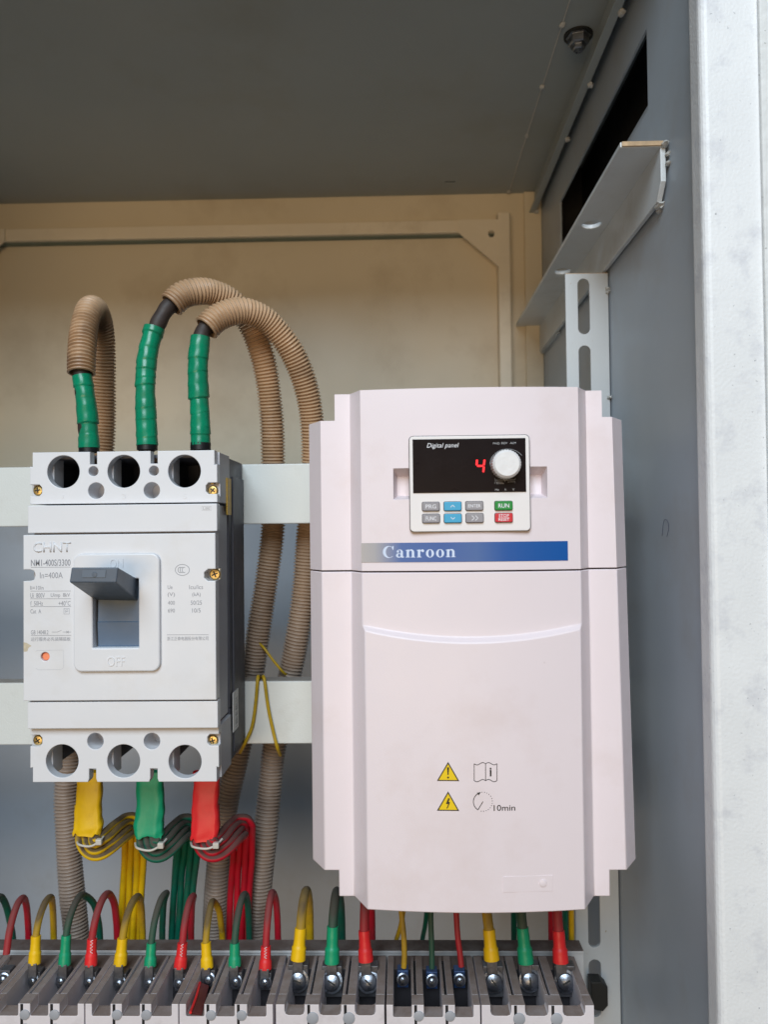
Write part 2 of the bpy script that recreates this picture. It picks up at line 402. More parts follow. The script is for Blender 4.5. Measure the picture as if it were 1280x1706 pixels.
# slotted upright
up = root('slotted_upright', 'white slotted steel upright standing against the cabinet side wall', 'upright', (176, 722, -700))
slots = []
z = 205
for zc in [206-63*i for i in range(13)]:
    slots.append(rrect(167.5, 178.5, zc-26, zc+26, 5.4, 8))
plate('slotted_face', [(156, 237), (196, 237), (196, -700), (156, -700)], slots, 720, 723.5, m_slot, up, bevel=.5)
box('side_flange', 192.4, 196.2, 723, 758, -700, 237, m_slot, up, bevel=.6)
box('cut_edge', 156.6, 195.6, 720.4, 723.2, 236.6, 237.6, m_rust, up, bevel=.2)
for zz in (219, 222, 120): blob(up, (195.5, 719.6, zz), 2.8)
blob(up, (172, 760, 195), 5, m_black, 'bolt_end')

# mounting rails
def rail(z0, z1, label, Y0=700, Y1=719.6):
    t = root('mounting_rail', label, 'rail', (-200, Y0, z0))
    w = box('rail_face', XL+1, 191, Y0, Y0+2.5, z0, z1, m_rail, t, bevel=1.0, bseg=3)
    box('rail_lip', XL+1, 191, Y0+2.6, Y1, z1-2.6, z1-.1, m_rail, t, bevel=.6)
    box('rail_lip', XL+1, 191, Y0+2.6, Y1, z0+.1, z0+2.6, m_rail, t, bevel=.6)
    return t
rail(5.6, 60.5, 'upper white steel cross rail behind the top half of the breaker')
rail(-194, -137.3, 'lower white steel cross rail behind the bottom half of the breaker')
t = root('terminal_rail', 'dust covered steel rail running behind the row of terminal blocks', 'rail', (-200, 690, -430))
m_trail = mat('dusty_rail', srgb(196, 194, 192), .5, dust=(srgb(98, 84, 78), .4, .9, 1.0))
box('rail_top', XL+1, 154, 679, 697.5, -371, -368, m_trail, t, bevel=.8)
box('rail_face', XL+1, 154, 680, 682.5, -430, -371.1, m_trail, t, bevel=.6)
box('rail_back', XL+1, 154, 694.6, 697, -430, -371.1, m_trail, t, bevel=.6)

# ------------------------------------------------------------------ circuit breaker
brk = root('circuit_breaker', 'large white moulded case circuit breaker with grey toggle handle switched on', 'circuit breaker', (-219, 650, -195))
X0, X1 = -294.2, -144.6
def cx(px, py, Y=600): return W(px, py, Y)[0]
def cz(px, py, Y=600): return W(px, py, Y)[2]
# dark rear body, hollow behind the terminal openings
box('rear_body', X0+1, X1-1, 644.3, 700, -149, 18, m_base, brk, bevel=1.2)
box('rear_plate', X0+1, X1-1, 690, 699.8, 18.2, 61, m_base, brk, bevel=1)
box('rear_plate', X0+1, X1-1, 690, 699.8, -193, -149.2, m_base, brk, bevel=1)
for (za, zb) in ((18.2, 61), (-193, -149.2)):
    for i, x in enumerate((X0+1, -245.6, -196.2, X1-4.5)):
        box('rear_partition', x, x+3.5, 644.3, 689.8, za, zb, m_base, brk, bevel=.6)
box('side_ledge', X1-1.2, X1+.4, 655, 699, -188, 46, m_base, brk, bevel=.6)
box('chamber_light_block', X0+4, X1-4, 612, 689, 58.6, 61.4, m_base, brk, bevel=.4)  # added unseen plate; keeps light out of the top terminal openings
# light grey flank of the cover
box('cover_core', X0+2.5, X1-2.5, 603, 644, -152, 20.5, m_brkg, brk, bevel=.6)
for (za, zb) in ((22.3, 62.4), (-195, -153.8)):
    box('cover_flank', X0+.6, X0+4, 609.5, 644, za, zb, m_brkg, brk, bevel=.4)
    box('cover_flank', X1-4, X1-.2, 609.5, 644, za, zb, m_brkg, brk, bevel=.4)
    for x in (-246.5, -197.0): box('phase_partition', x, x+4.5, 622, 644, za, zb, m_brk, brk, bevel=.4)
def cap(top):
    if top:
        zt, zb = 63.2, 22.3
        big = [(105, 786), (205.7, 785.3), (307, 785)]; med = [(159.7, 817.5), (252.5, 817)]; sml = [(155, 785), (256, 784.3)]
        nx = [(149.5, 161), (250.6, 262)]
    else:
        zt, zb = -153.4, -195.4
        big = [(103, 1268), (205.5, 1268), (308, 1269)]; med = [(158.3, 1235), (252.7, 1235)]; sml = []
        nx = [(148, 159.5), (250, 262)]
    ym = 817 if top else 1234
    s0, s1 = cz(62, ym+9.5), cz(62, ym-9.5)
    L_, R_ = X0+.8, X1
    def slotL(): return [(L_, s0), (L_+7.5, s0), (L_+9.5, (s0*3+s1)/4), (L_+9.5, (s0+3*s1)/4), (L_+7.5, s1), (L_, s1)]
    def slotR(): return [(R_, s1), (R_-7, s1), (R_-9, (s0+3*s1)/4), (R_-9, (3*s0+s1)/4), (R_-7, s0), (R_, s0)]
    nl = [(cx(a, 760 if top else 1300), cx(b, 760 if top else 1300)) for a, b in nx]
    d = cz(200, 773)-cz(200, 752) if top else cz(200, 1281)-cz(200, 1303)
    if top:
        o = [(L_, zb)]+slotL()+[(L_, zt-11), (L_+2, zt-11.5), (L_+2, zt)]
        for a, b in nl: o += [(a, zt), (a, zt+d), (b, zt+d), (b, zt)]
        o += [(R_-2, zt), (R_-2, zt-11.5), (R_, zt-11)]+slotR()+[(R_, zb)]
    else:
        o = [(L_, zt)]+[(R_, zt)]+slotR()+[(R_, zb+11), (R_-1.8, zb+11.5), (R_-1.8, zb)]
        for a, b in reversed(nl): o += [(b+1, zb), (b, zb+2.5), (b, zb+d), (a, zb+d), (a, zb+2.5), (a-1, zb)]
        o += [(L_+2, zb), (L_+2, zb+11.5), (L_, zb+11)]+slotL()[0:6]
    holes = [circ(cx(*p), cz(*p), 12.9, 40) for p in big]+[circ(cx(*p), cz(*p), 6.4, 28) for p in med]+[circ(cx(*p), cz(*p), 3.9, 22) for p in sml]
    c = plate('terminal_cover', o, holes, 600, 609.3, m_brk, brk, bevel=.55)
    for p in med: lathe('bolt_well', [(.3, 13), (6.5, 13), (6.5, 0), (8.0, 0), (8.0, 16), (.3, 16)], (cx(*p), 609.2, cz(*p)), (0, 1, 0), m_brk, brk, seg=28)
    for p in sml: lathe('bolt_well', [(.3, 7), (4.0, 7), (4.0, 0), (5.2, 0), (5.2, 10), (.3, 10)], (cx(*p), 609.2, cz(*p)), (0, 1, 0), m_brk, brk, seg=22)
    for p in big:                    # light shaft wall beside each opening
        box('shaft_wall', cx(*p)-15.5, cx(*p)-11.6, 609.5, 627, cz(*p)-14, cz(*p)+14, m_brk, brk, bevel=.4)
    for i, p in enumerate(big):      # terminal bar and bolt deep in each opening
        x, z = cx(*p), cz(*p)
        tb = box('terminal_bar', x-11, x+11, 684, 689, z-15, z+15, m_black, brk, bevel=.4)
        lathe('terminal_bolt', [(6, -19), (6, 0), (7.5, 0), (7.5, 4), (6.5, 5), (4, 5.2), (3.6, 3.4), (.4, 3.4)], (x+(4, 5.5, 4.5)[i], 664, z-1.5), (0, -1, 0), m_brass, tb, seg=18)
    for px in (62, 354):
        x, z = W(px, ym, 604)[0], W(px, ym, 604)[2]
        screw(brk, (x, 606.2, z), 4.1)
        box('screw_pocket', x-5.5, x+5.5, 606.5, 612, z-5, z+5, m_brkg, brk, bevel=.3)
    return c
def screw(par, c, r, m1=m_brass):
    s = lathe('screw', [(r, 0), (r, 1.0), (r*.8, 1.9), (r*.35, 2.2), (.3, 2.2)], c, (0, -1, 0), m1, par, seg=20)
    a = random.random()
    vs, fs = [], []
    for k in range(2):
        t = a+k*math.pi/2; u = Vector((math.cos(t), 0, math.sin(t))); v = Vector((-math.sin(t), 0, math.cos(t)))
        for (p, q) in ((1, 1), (1, -1), (-1, -1), (-1, 1)):
            w = Vector(c)+u*r*.55*p+v*r*.12*q; vs.append((w.x, c[1]-2.25-.02*k, w.z))
        fs.append(tuple(range(4*k, 4*k+4)))
    flat('cross_recess', vs, fs, m_rubber, s); return s
cap(True); cap(False)
# bands above and below the main panel
box('upper_band', X0+2, X1+1.2, 594, 603.2, -.4, 21.0, m_brk, brk, bevel=.6)
box('lower_band', X0+1.6, X1+.8, 594, 603.2, -152.3, -131.6, m_brk, brk, bevel=.6)
# main panel with its screw notches, trip button hole and toggle window
pl, pr, pt, pb = -294.8, -144.4, -1.9, -130.3
n0, n1 = cz(50, 968, 592), cz(50, 949, 592); r0, r1 = cz(350, 968, 592), cz(350, 948, 592)
xa = cx(58, 958, 592); xr = cx(340, 958, 592)
wx0, wx1 = cx(155, 1020, 590), cx(231.5, 1020, 590); wz0, wz1 = cz(193, 1079, 590), cz(193, 964, 590)
bc = (cx(74.5, 1094, 592), cz(74.5, 1094, 592))
o = [(pl, pb), (pr, pb), (pr, r0), (xr+3, r0), (xr, r0+2.5), (xr, r1-2.5), (xr+3, r1), (pr, r1), (pr, pt), (pl, pt),
     (pl, n1), (xa-4, n1), (xa-1, n1-1), (xa, n1-4), (xa, n0+4), (xa-1, n0+1), (xa-4, n0), (pl, n0)]
mp = plate('front_panel', o, [rrect(wx0, wx1, wz0, wz1, .5), circ(bc[0], bc[1], 3.4, 24)], 592, 603.2, m_brk, brk, bevel=.6)
lathe('trip_button', [(3.2, 0), (3.2, 3.0), (2.6, 3.5), (.2, 3.6)], (bc[0], 597.5, bc[1]), (0, -1, 0), m_orange, brk, seg=24)
p = W(356.5, 957, 597); screw(brk, (p[0], 601, p[2]), 4.4)
box('screw_bracket', p[0]-3, X1+1.5, 601.3, 606, r0+.4, r1-.2, mat('tin_bracket', srgb(226, 220, 205), .35, .3), brk, bevel=.3)
fx0, fx1, fz0, fz1 = cx(122.5, 1020, 590), cx(266.5, 1020, 590), cz(193, 1118.5, 590), cz(193, 922.5, 590)
fr = plate('toggle_surround', rrect(fx0, fx1, fz0, fz1, 6.5), [rrect(wx0, wx1, wz0, wz1, .6)], 588.6, 592.3, m_brk, brk, bevel=1.1)
# recessed slider and toggle handle
sl_ = mesh('slider', [(wx0+1.5, 596, wz0), (wx1, 596, wz0), (wx1, 594.5, wz0+19), (wx0+1.5, 594.5, wz0+19), (wx1, 595.2, wz0+19.6), (wx0+1.5, 595.2, wz0+19.6), (wx1, 596.5, wz1), (wx0+1.5, 596.5, wz1)],
      [(0, 1, 2, 3), (3, 2, 4, 5), (5, 4, 6, 7)], m_slide, brk)
box('slider_well', wx0+.05, wx1-.05, 602, 603.1, wz0, wz1, m_rubber, brk, bevel=0)
YT, YBK = 549, 597
def wq(px, py, Y): return W(px, py, Y)
f0, f1, f2, f3 = wq(114.8, 970.2, YT), wq(118.5, 945, YT), wq(193.2, 970.6, YT), wq(196.4, 945, YT)
k0, k1, k2, k3 = wq(157.5, 1000, YBK), wq(158.5, 966, YBK), wq(230, 1001.5, YBK), wq(231.5, 965.5, YBK)
hd = hexa('toggle_handle', [f0, f1, k0, k1, f2, f3, k2, k3], m_hand, brk, bevel=1.0, bseg=3)
# raised boss on the handle tip
q = [wq(137, 949.5, YT-.5), wq(176, 949.5, YT-.5), wq(175, 962, YT-.5), wq(136, 962, YT-.5)]
flat('grip_inlay', q, [(0, 1, 2, 3)], mat('handle_inlay', srgb(98, 110, 124), .5), hd)
q = wq(157, 957, YT-.5); lathe('grip_stud', [(2.0, 0), (1.8, .5), (.3, .6)], (q[0], YT-.4, q[2]), (0, -1, 0), m_hand, hd, seg=16)
# moulded lettering
text('CHNT', (55, 903, 118, 920), 592.05, m_brk, mp, ext=.5, bold=.01)
text('ON', (183, 931, 205, 946), 588.65, m_brk, fr, ext=.5)
text('OFF', (178, 1094, 208, 1110), 588.65, m_brk, fr, ext=.5)
text('1', (102, 824, 105, 831), 600.05, m_brk, brk, ext=.35)
text('3', (203, 823, 209, 831), 600.05, m_brk, brk, ext=.35)
text('5', (304, 822, 311, 831), 600.05, m_brk, brk, ext=.35)
YP = 591.9
for b, bb in (('NM1-400S/3300', (51, 932, 117, 943)), ('In=400A', (66, 953.5, 104, 963.5)), ('Ii=10In', (50, 976, 72, 982.5)), ('Ui  800V', (50, 988, 74, 996)),
              ('Uimp  8kV', (84, 988, 116, 996.5)), ('f  50Hz', (50, 1001.5, 71, 1009)), ('+40°C', (97, 1001, 117, 1009)), ('Cat  A', (50, 1015, 68, 1022)),
              ('GB 14048.2', (51, 1050, 80, 1057)), ('运行服务必先装隔弧板', (51, 1061.5, 117, 1068)),
              ('Ue', (279, 975, 287, 981.5)), ('Icu/Ics', (315, 974.5, 338, 981.5)), ('(V)', (279, 987, 291, 995)), ('(kA)', (320, 987, 334, 995)),
              ('400', (279.5, 1001, 291, 1007.5)), ('50/25', (317.5, 1000.5, 336, 1007.5)), ('690', (279.5, 1014, 291, 1020.5)), ('10/5', (320, 1013.5, 334, 1020.5)),
              ('浙江正泰电器股份有限公司', (278, 1060.5, 347, 1067))):
    text(b, bb, YP, m_gink, mp, bold=.012 if len(b) > 12 else 0)
lines('printed_rule', [[(51, 945.2), (117, 944.8)], [(50, 984.8), (118, 984.6)], [(50, 997.6), (118, 997.4)], [(50, 1010.6), (118, 1010.4)], [(51, 1058.8), (118, 1058.5)], [(278, 1057.6), (347, 1057.4)]], .3, YP, m_gink, mp)
lines('switch_symbol', [[(86, 1053), (95, 1053), (102, 1050)], [(104, 1053), (118, 1053)], [(110, 1051), (114, 1055)], [(110, 1055), (114, 1051)]], .3, YP, m_gink, mp)
cir = lambda x, y, rx, ry, a0=0, a1=360, n=28: [(x+rx*math.cos(math.radians(a0+(a1-a0)*i/n)), y-ry*math.sin(math.radians(a0+(a1-a0)*i/n))) for i in range(n+1)]
lines('approval_mark', [cir(303.5, 949.5, 11.8, 9.2), cir(299.5, 949.5, 3.2, 4.4, 60, 300, 14), cir(303, 949.5, 3.2, 4.4, 60, 300, 14), cir(306.5, 949.5, 3.2, 4.4, 60, 300, 14)], .42, YP, m_gink, mp)
lines('test_mark', [[(106, 1014), (115, 1014), (115, 1023), (106, 1023), (106, 1014)], [(109, 1021), (109, 1016), (112.5, 1016), (112.5, 1019), (109, 1019)]], .3, YP, m_gink, mp)
lines('moulded_outline', [[(59, 1085), (62, 1083.5), (105, 1083), (105.5, 1112), (101, 1115.5), (63, 1116), (59, 1113)]], .25, YP, mat('faint_groove', srgb(190, 192, 198), .5), mp)
lines('size_mark', [[(336, 844), (352, 844), (352, 850), (336, 850), (336, 844)]], .2, 593.9, m_pale, brk)
text('LBE', (338, 845, 350, 849), 593.9, m_pale, brk)
stain = pixpoly('rust_stain', [[(38.5, 1070), (44, 1071), (52, 1076), (47, 1079), (45, 1085), (39, 1086)]], YP, mat('old_glue', srgb(196, 184, 160), .6, var=.15, vs=300), mp)
# stickers on the right flank
yq = lambda px: X1*1.0/((W(px, 900, 600)[0])/600)
ys0, ys1 = 632, 647
box('warning_sticker', X1-.25, X1+.55, ys0, ys1, cz(380, 858, 640), cz(380, 797, 640), m_stky, brk, bevel=0)
st = box('barcode_sticker', X1+.3, X1+.9, 648, 668, -170, -137, m_stkw, brk, bevel=0)
for i in range(11): box('printed_bar', X1+.85, X1+1.0, 656, 665, -168+i*2.4, -168+i*2.4+random.choice((.6, 1.0, 1.4)), m_gink, st, bevel=0)

# ------------------------------------------------------------------ frequency drive
drv = root('frequency_drive', 'large pale pink-grey motor drive with keypad and blue nameplate strip', 'motor drive', (47, 620, -261))
XM = 47.5
def surf_up(x):            # front face of the upper cover
    return 533-5*(1-min(1, abs((x-XM)/75.5))**2)
def surf_lo(x):            # the lower cover stands a little further out
    return 529.2-5*(1-min(1, abs((x-XM)/74))**2)
NC = 24
def cover(name, ztop, zbot, kind):
    """front shell as a strip grid, then its rim drawn back"""
    ex = [-67.8, -57.4, -47.2, -36.2]; ey = [566, 548, 548, 548]
    rx = [131.8, 143.2, 152.8, 164.6]; ry = [548, 548, 548, 566]
    cxs = [-28+(123+28)*i/NC for i in range(NC+1)]
    if kind == 'up':
        extra = [-5.5, 100.5]
        cxs = sorted(set(cxs+extra)); cxs = [c for c in cxs if c in extra or min(abs(c-e) for e in extra) > 1.5]
    def row(z, dz=None, fwd=0, inset=0):
        out = []
        for x, y in zip(ex, ey): out.append((x, y, z))
        for c in cxs:
            t = (c-XM)/75.5; x = XM+(c-XM)*(1-inset/75.5)
            zz = z+(dz*(1-t*t) if dz else 0)
            y = (surf_up(c) if not fwd else surf_up(c)-fwd)
            out.append((x, y, zz))
        for x, y in zip(rx, ry): out.append((x+((77.6-min(z, 77.6))*.0148-2.6 if x > 145 else 0), y, z))
        return out
    if kind == 'up':
        rows = [row(ztop), row(77.6), row(41.5), row(20), row(zbot)]
    else:
        rows = [row(ztop), row(-66.5, -8.2), row(-69.9, -8.2, 3.8, 1.8), row(-150, None, 3.8, 1.8), row(-241, None, 3.8, 1.8), row(zbot, None, 3.8, 1.8)]
    n = len(rows[0]); bm = bmesh.new(); V = [[bm.verts.new(toW(p)) for p in r] for r in rows]
    for j in range(len(rows)-1):
        za = rows[j][0][2]; zb = rows[j+1][0][2]
        notch = (za+zb)/2 > 77.6 or (za+zb)/2 < -241
        for i in range(n-1):
            xm = (rows[j][i][0]+rows[j][i+1][0])/2
            if notch and (xm < -47.2 or xm > 143.2): continue
            if kind == 'up' and j == 2 and -5.5 < xm < 100.5: continue
            bm.faces.new((V[j][i], V[j+1][i], V[j+1][i+1], V[j][i+1]))
    if kind == 'up':         # finger recess the keypad is unclipped from
        a = [i for i in range(n) if abs(rows[2][i][0]+5.5) < 1e-6][0]; b = [i for i in range(n) if abs(rows[2][i][0]-100.5) < 1e-6][0]
        fl = [[bm.verts.new(toW((rows[j][i][0]+(2.5 if i == a else -2.5 if i == b else 0), 541, rows[j][i][2]+(-5 if j == 2 else 3)))) for i in range(a, b+1)] for j in (2, 3)]
        for i in range(b-a):
            bm.faces.new((fl[0][i], fl[1][i], fl[1][i+1], fl[0][i+1]))
            bm.faces.new((V[2][a+i], fl[0][i], fl[0][i+1], V[2][a+i+1])); bm.faces.new((fl[1][i], V[3][a+i], V[3][a+i+1], fl[1][i+1]))
        bm.faces.new((V[2][a], V[3][a], fl[1][0], fl[0][0])); bm.faces.new((fl[0][-1], fl[1][-1], V[3][b], V[2][b]))
    for v in [v for v in bm.verts if not v.link_faces]: bm.verts.remove(v)
    r = bmesh.ops.extrude_edge_only(bm, edges=[e for e in bm.edges if e.is_boundary])
    for gg in r['geom']:
        if isinstance(gg, bmesh.types.BMVert): gg.co.y = .600
    bmesh.ops.recalc_face_normals(bm, faces=bm.faces)
    me = bpy.data.meshes.new(name); bm.to_mesh(me); bm.free()
    return link(name, me, m_drive, drv, smooth=14, bevel=.7, bseg=2, bang=16)
uc = cover('upper_cover', 96.5, -29.2, 'up')
lc = cover('lower_cover', -30.3, -259.2, 'lo')
box('cover_gap', -59, 151, 552, 590, -31, -28.5, m_line, drv, bevel=0)
box('chassis', -60, 154, 590, 699.6, -238, 74, m_drvin, drv, bevel=1)
# keypad
kp0, kp1, kz0, kz1 = W(683, 800, 526)[0], W(883, 800, 526)[0], W(780, 885, 526)[2], W(780, 726, 526)[2]
plate('keypad_shadow_gap', rrect(kp0-.45, kp1+.45, kz0-.45, kz1+.45, 3), [], 526.9, 534, m_line, drv, bevel=0)
kp = plate('keypad', rrect(kp0, kp1, kz0, kz1, 2.7), [], 525.6, 531, m_panel, drv, bevel=.5)
YK = 525.55
dx0, dx1, dz0, dz1 = W(688, 775, YK)[0], W(876.5, 775, YK)[0], W(780, 820.5, YK)[2], W(780, 731, YK)[2]
dis = box('display_window', dx0, dx1, 524.9, 526, dz0, dz1, m_glass, kp, bevel=.25)
YD = 524.85
text('Digital panel', (711.5, 738, 765, 748), YD, m_white, dis, shear=.25)
for b, bb in (('FWD', (822, 737, 833, 740.5)), ('REV', (836, 736.6, 846, 740.1)), ('ALM', (850, 736.2, 860, 739.7)), ('Hz', (825.5, 814, 832, 817.6)), ('A', (840.5, 813.6, 844.5, 817.2)), ('V', (854, 813.4, 858, 817))):
    text(b, bb, YD, m_pale, dis)
lines('scale_arc', [cir(846, 773, 29, 25, 35, 185, 24), [(825, 797), (825, 800), (859, 799.5), (859, 796.5)], [(842, 800), (842, 803)], [(825, 806), (825, 803), (838, 803)], [(846, 803), (859, 802.6), (859, 805)]], .22, YD, m_pale, dis)
text('R/min', (828, 803.5, 840, 806.5), YD, m_pale, dis)
# the lit figure: slanted segment display
def seg(name, px, py, mt, on):
    k = 3.2; out = []
    sx = lambda x, y: (px+x-(y)*.10, py+y)
    h = [(0, 0), (14, 0)]
    sgs = {'a': ((2, -11), (12, -11)), 'b': ((13.2, -10), (13.2, -1)), 'c': ((13.2, 1.2), (13.2, 10.5)), 'd': ((2, 11.5), (12, 11.5)), 'e': ((.8, 1.2), (.8, 10.5)), 'f': ((.8, -10), (.8, -1)), 'g': ((2, .2), (12, .2))}
    for q in on: a, b = sgs[q]; out.append([sx(*a), sx(*b)])
    return lines(name, out, 1.25, YD, mt, dis)
seg('lit_digit', 793.5, 776, m_led, 'bcfg')
for x in (721, 745, 769): seg('unlit_digit', x, 776.5, m_ghost, 'abcdefg')
# knurled knob
kc = W(845.5, 772.5, 514)
kb = mesh('dial_knob', *(lambda N: (
    [(kc[0]+(9.6+(.45 if i % 2 else 0)*(1 if h < 2 else 0))*sc*math.cos(2*math.pi*i/N), y, kc[2]+(9.6+(.45 if i % 2 else 0)*(1 if h < 2 else 0))*sc*math.sin(2*math.pi*i/N))
     for h, (y, sc) in enumerate(((525, 1.0), (515.6, .97), (514.4, .90), (513.8, .84))) for i in range(N)],
    [(h*N+i, h*N+(i+1) % N, (h+1)*N+(i+1) % N, (h+1)*N+i) for h in range(3) for i in range(N)]+[tuple(range(3*N, 4*N))]))(64), m_knob, kp, smooth=30)
# buttons
def button(x0, y0, x1, y1, mt, lab=None, sh=None, tsz=.46):
    a, b = W(x0, (y0+y1)/2, 524)[0], W(x1, (y0+y1)/2, 524)[0]; c, d = W((x0+x1)/2, y1, 524)[2], W((x0+x1)/2, y0, 524)[2]
    plate('button_gap', rrect(a-.35, b+.35, c-.35, d+.35, 1.2), [], 525.4, 526, m_line, kp, bevel=0)
    o = plate('button', rrect(a, b, c, d, 1.0), [], 523.6, 526, mt, kp, bevel=.45)
    w, h = x1-x0, y1-y0; xm, ym = (x0+x1)/2, (y0+y1)/2
    if lab == 'STOP':
        text('STOP', (xm-8.5, ym-6, xm+8.5, ym-.8), 523.55, m_white, o, bold=.01); text('RESET', (xm-9, ym+.6, xm+9, ym+5.4), 523.55, m_white, o, bold=.01)
        lines('printed_rule', [[(xm-9, ym), (xm+9, ym)]], .15, 523.55, m_white, o)
    elif lab: text(lab, (xm-w*.31 if len(lab) < 5 else xm-w*.36, ym-h*.24*(1 if len(lab) < 5 else .75), xm+w*.31 if len(lab) < 5 else xm+w*.36, ym+h*.24*(1 if len(lab) < 5 else .75)), 523.55, m_white, o, bold=.012)
    if sh: lines('button_symbol', [[(xm+x, ym+y) for x, y in s] for s in sh], .5, 523.55, m_white, o)
button(704, 836.6, 732.5, 851, m_bgrey, 'PRG'); button(740.2, 836, 769, 850.6, m_bblue, None, [[(-3.2, 1.6), (0, -1.8), (3.2, 1.6)]]); button(776.5, 835.4, 805.5, 850, m_bgrey, 'ENTER'); button(825.2, 835, 854.5, 849.8, m_bgreen, 'RUN')
button(704.3, 856.6, 733, 871, m_bgrey, 'FUNC'); button(740.5, 856.2, 769.5, 870.8, m_bblue, None, [[(-3.2, -1.6), (0, 1.8), (3.2, -1.6)]]); button(777, 855.6, 806, 870.4, m_bgrey, None, [[(-5, -4), (-.6, 0), (-5, 4)], [(1, -4), (5.4, 0), (1, 4)]]); button(825.5, 855, 854.8, 869.8, m_bred, 'STOP')
# blue nameplate strip, silver fading into blue
ms = bpy.data.materials.new('nameplate_foil'); ms.use_nodes = True; n = ms.node_tree
tc = n.nodes.new('ShaderNodeTexCoord'); sx = n.nodes.new('ShaderNodeSeparateXYZ'); n.links.new(tc.outputs['Object'], sx.inputs[0])
mr = n.nodes.new('ShaderNodeMapRange'); mr.inputs[1].default_value = -.029; mr.inputs[2].default_value = .114; n.links.new(sx.outputs[0], mr.inputs[0])
cr = n.nodes.new('ShaderNodeValToRGB'); n.links.new(mr.outputs[0], cr.inputs[0])
els = cr.color_ramp.elements; els[0].position = 0; els[0].color = (*srgb(172, 168, 168), 1); els[1].position = 1; els[1].color = (*srgb(14, 84, 158), 1)
for p_, c_ in ((.07, srgb(160, 160, 166)), (.2, srgb(42, 94, 160)), (.4, srgb(20, 84, 156)), (.56, srgb(60, 100, 158)), (.7, srgb(16, 84, 158))):
    e = els.new(p_); e.color = (*c_, 1)
bb_ = n.nodes['Principled BSDF']; n.links.new(cr.outputs[0], bb_.inputs['Base Color']); bb_.inputs['Roughness'].default_value = .35
zs0, zs1 = -23.2, -9.8
vs, fs = [], []
NS = 24
for i in range(NS+1):
    x = -28.3+(114+28.3)*i/NS
    for (dy, z) in ((-.35, zs0), (-.35, zs1)): vs.append((x, surf_up(x)+dy, z))
for i in range(NS): fs.append((2*i, 2*i+2, 2*i+3, 2*i+1))
strip = flat('nameplate_strip', vs, fs, ms, uc)
# bold roman letters drawn as outlines (x-height = 1)
def arc(cx_, cy_, rx_, ry_, a0, a1, n=18): return [(cx_+rx_*math.cos(math.radians(a0+(a1-a0)*i/n)), cy_+ry_*math.sin(math.radians(a0+(a1-a0)*i/n))) for i in range(n+1)]
def ringp(o_, i_): return [('strip', o_, i_)]
def rect(a, b, c, d): return [('poly', [(a, b), (c, b), (c, d), (a, d)], None)]
def g_o(): return ringp(arc(.53, .5, .50, .53, 0, 360, 32), arc(.53, .5, .20, .46, 0, 360, 32)), 1.12
def g_n():
    p = rect(.12, .06, .42, .93)+[('poly', [(0, .86), (.42, .86), (.42, 1.02), (.30, 1.0), (0, .94)], None)]+rect(0, 0, .54, .085)+rect(.64, 0, 1.18, .085)+rect(.76, .06, 1.06, .68)
    p += ringp(arc(.68, .66, .38, .37, 158, 0), arc(.60, .66, .17, .22, 170, 0)); return p, 1.26
def g_r():
    p = rect(.12, .06, .42, .93)+[('poly', [(0, .86), (.42, .86), (.42, 1.02), (.30, 1.0), (0, .94)], None)]+rect(0, 0, .58, .085)
    p += [('poly', arc(.74, .83, .16, .17, 0, 360, 16)[:-1], None)]+ringp(arc(.72, .66, .34, .37, 160, 80), arc(.72, .62, .32, .24, 170, 80)); return p, .96
def g_a():
    p = ringp(arc(.36, .27, .36, .29, 0, 360, 28), arc(.42, .28, .15, .19, 0, 360, 28))+rect(.58, .10, .87, .72)
    p += ringp(arc(.49, .70, .38, .33, 0, 168), arc(.44, .70, .15, .26, 0, 168))+[('poly', arc(.24, .76, .15, .14, 0, 360, 16)[:-1], None), ('poly', [(.58, .2), (.68, -.02), (.88, -.03), (1.04, .08), (1.03, .13), (.87, .12), (.87, .3)], None)]
    return p, 1.08
def g_C():
    p = ringp(arc(.74, .72, .74, .77, 38, 318, 30), arc(.86, .72, .48, .69, 48, 308, 30)); p += [('poly', [(1.24, .98), (1.32, .98), (1.36, 1.49), (1.28, 1.49), (1.12, 1.30)], None)]; return p, 1.5
SC = 6.35*.93; x = W(638, 920, 530)[0]; zb = W(700, 928.5, 530)[2]; XE = W(760, 920, 530)[0]
glyphs = [g_C(), g_a(), g_n(), g_r(), g_o(), g_o(), g_n()]
tot = sum(w for _, w in glyphs)+.13*6; HX = W(700, 915.2, 530)[2]-zb; kx = (XE-x)/tot
vs, fs = [], []; q = 0
for pcs, w in glyphs:
    for kind, A, B in pcs:
        q += 1; b0 = len(vs)
        P = lambda p: (x+p[0]*kx, surf_up(x+p[0]*kx)-.42-.004*(q % 8), zb+p[1]*HX*.98)
        if kind == 'poly': vs += [P(p) for p in A]; fs.append(tuple(range(b0, len(vs))))
        else:
            for s, t_ in zip(A, B): vs += [P(s), P(t_)]
            for i in range(len(A)-1): fs.append((b0+2*i, b0+2*i+1, b0+2*i+3, b0+2*i+2))
    x += (w+.13)*kx
flat('lettering', vs, fs, mat('pale_blue_print', srgb(205, 218, 240), .5), strip)
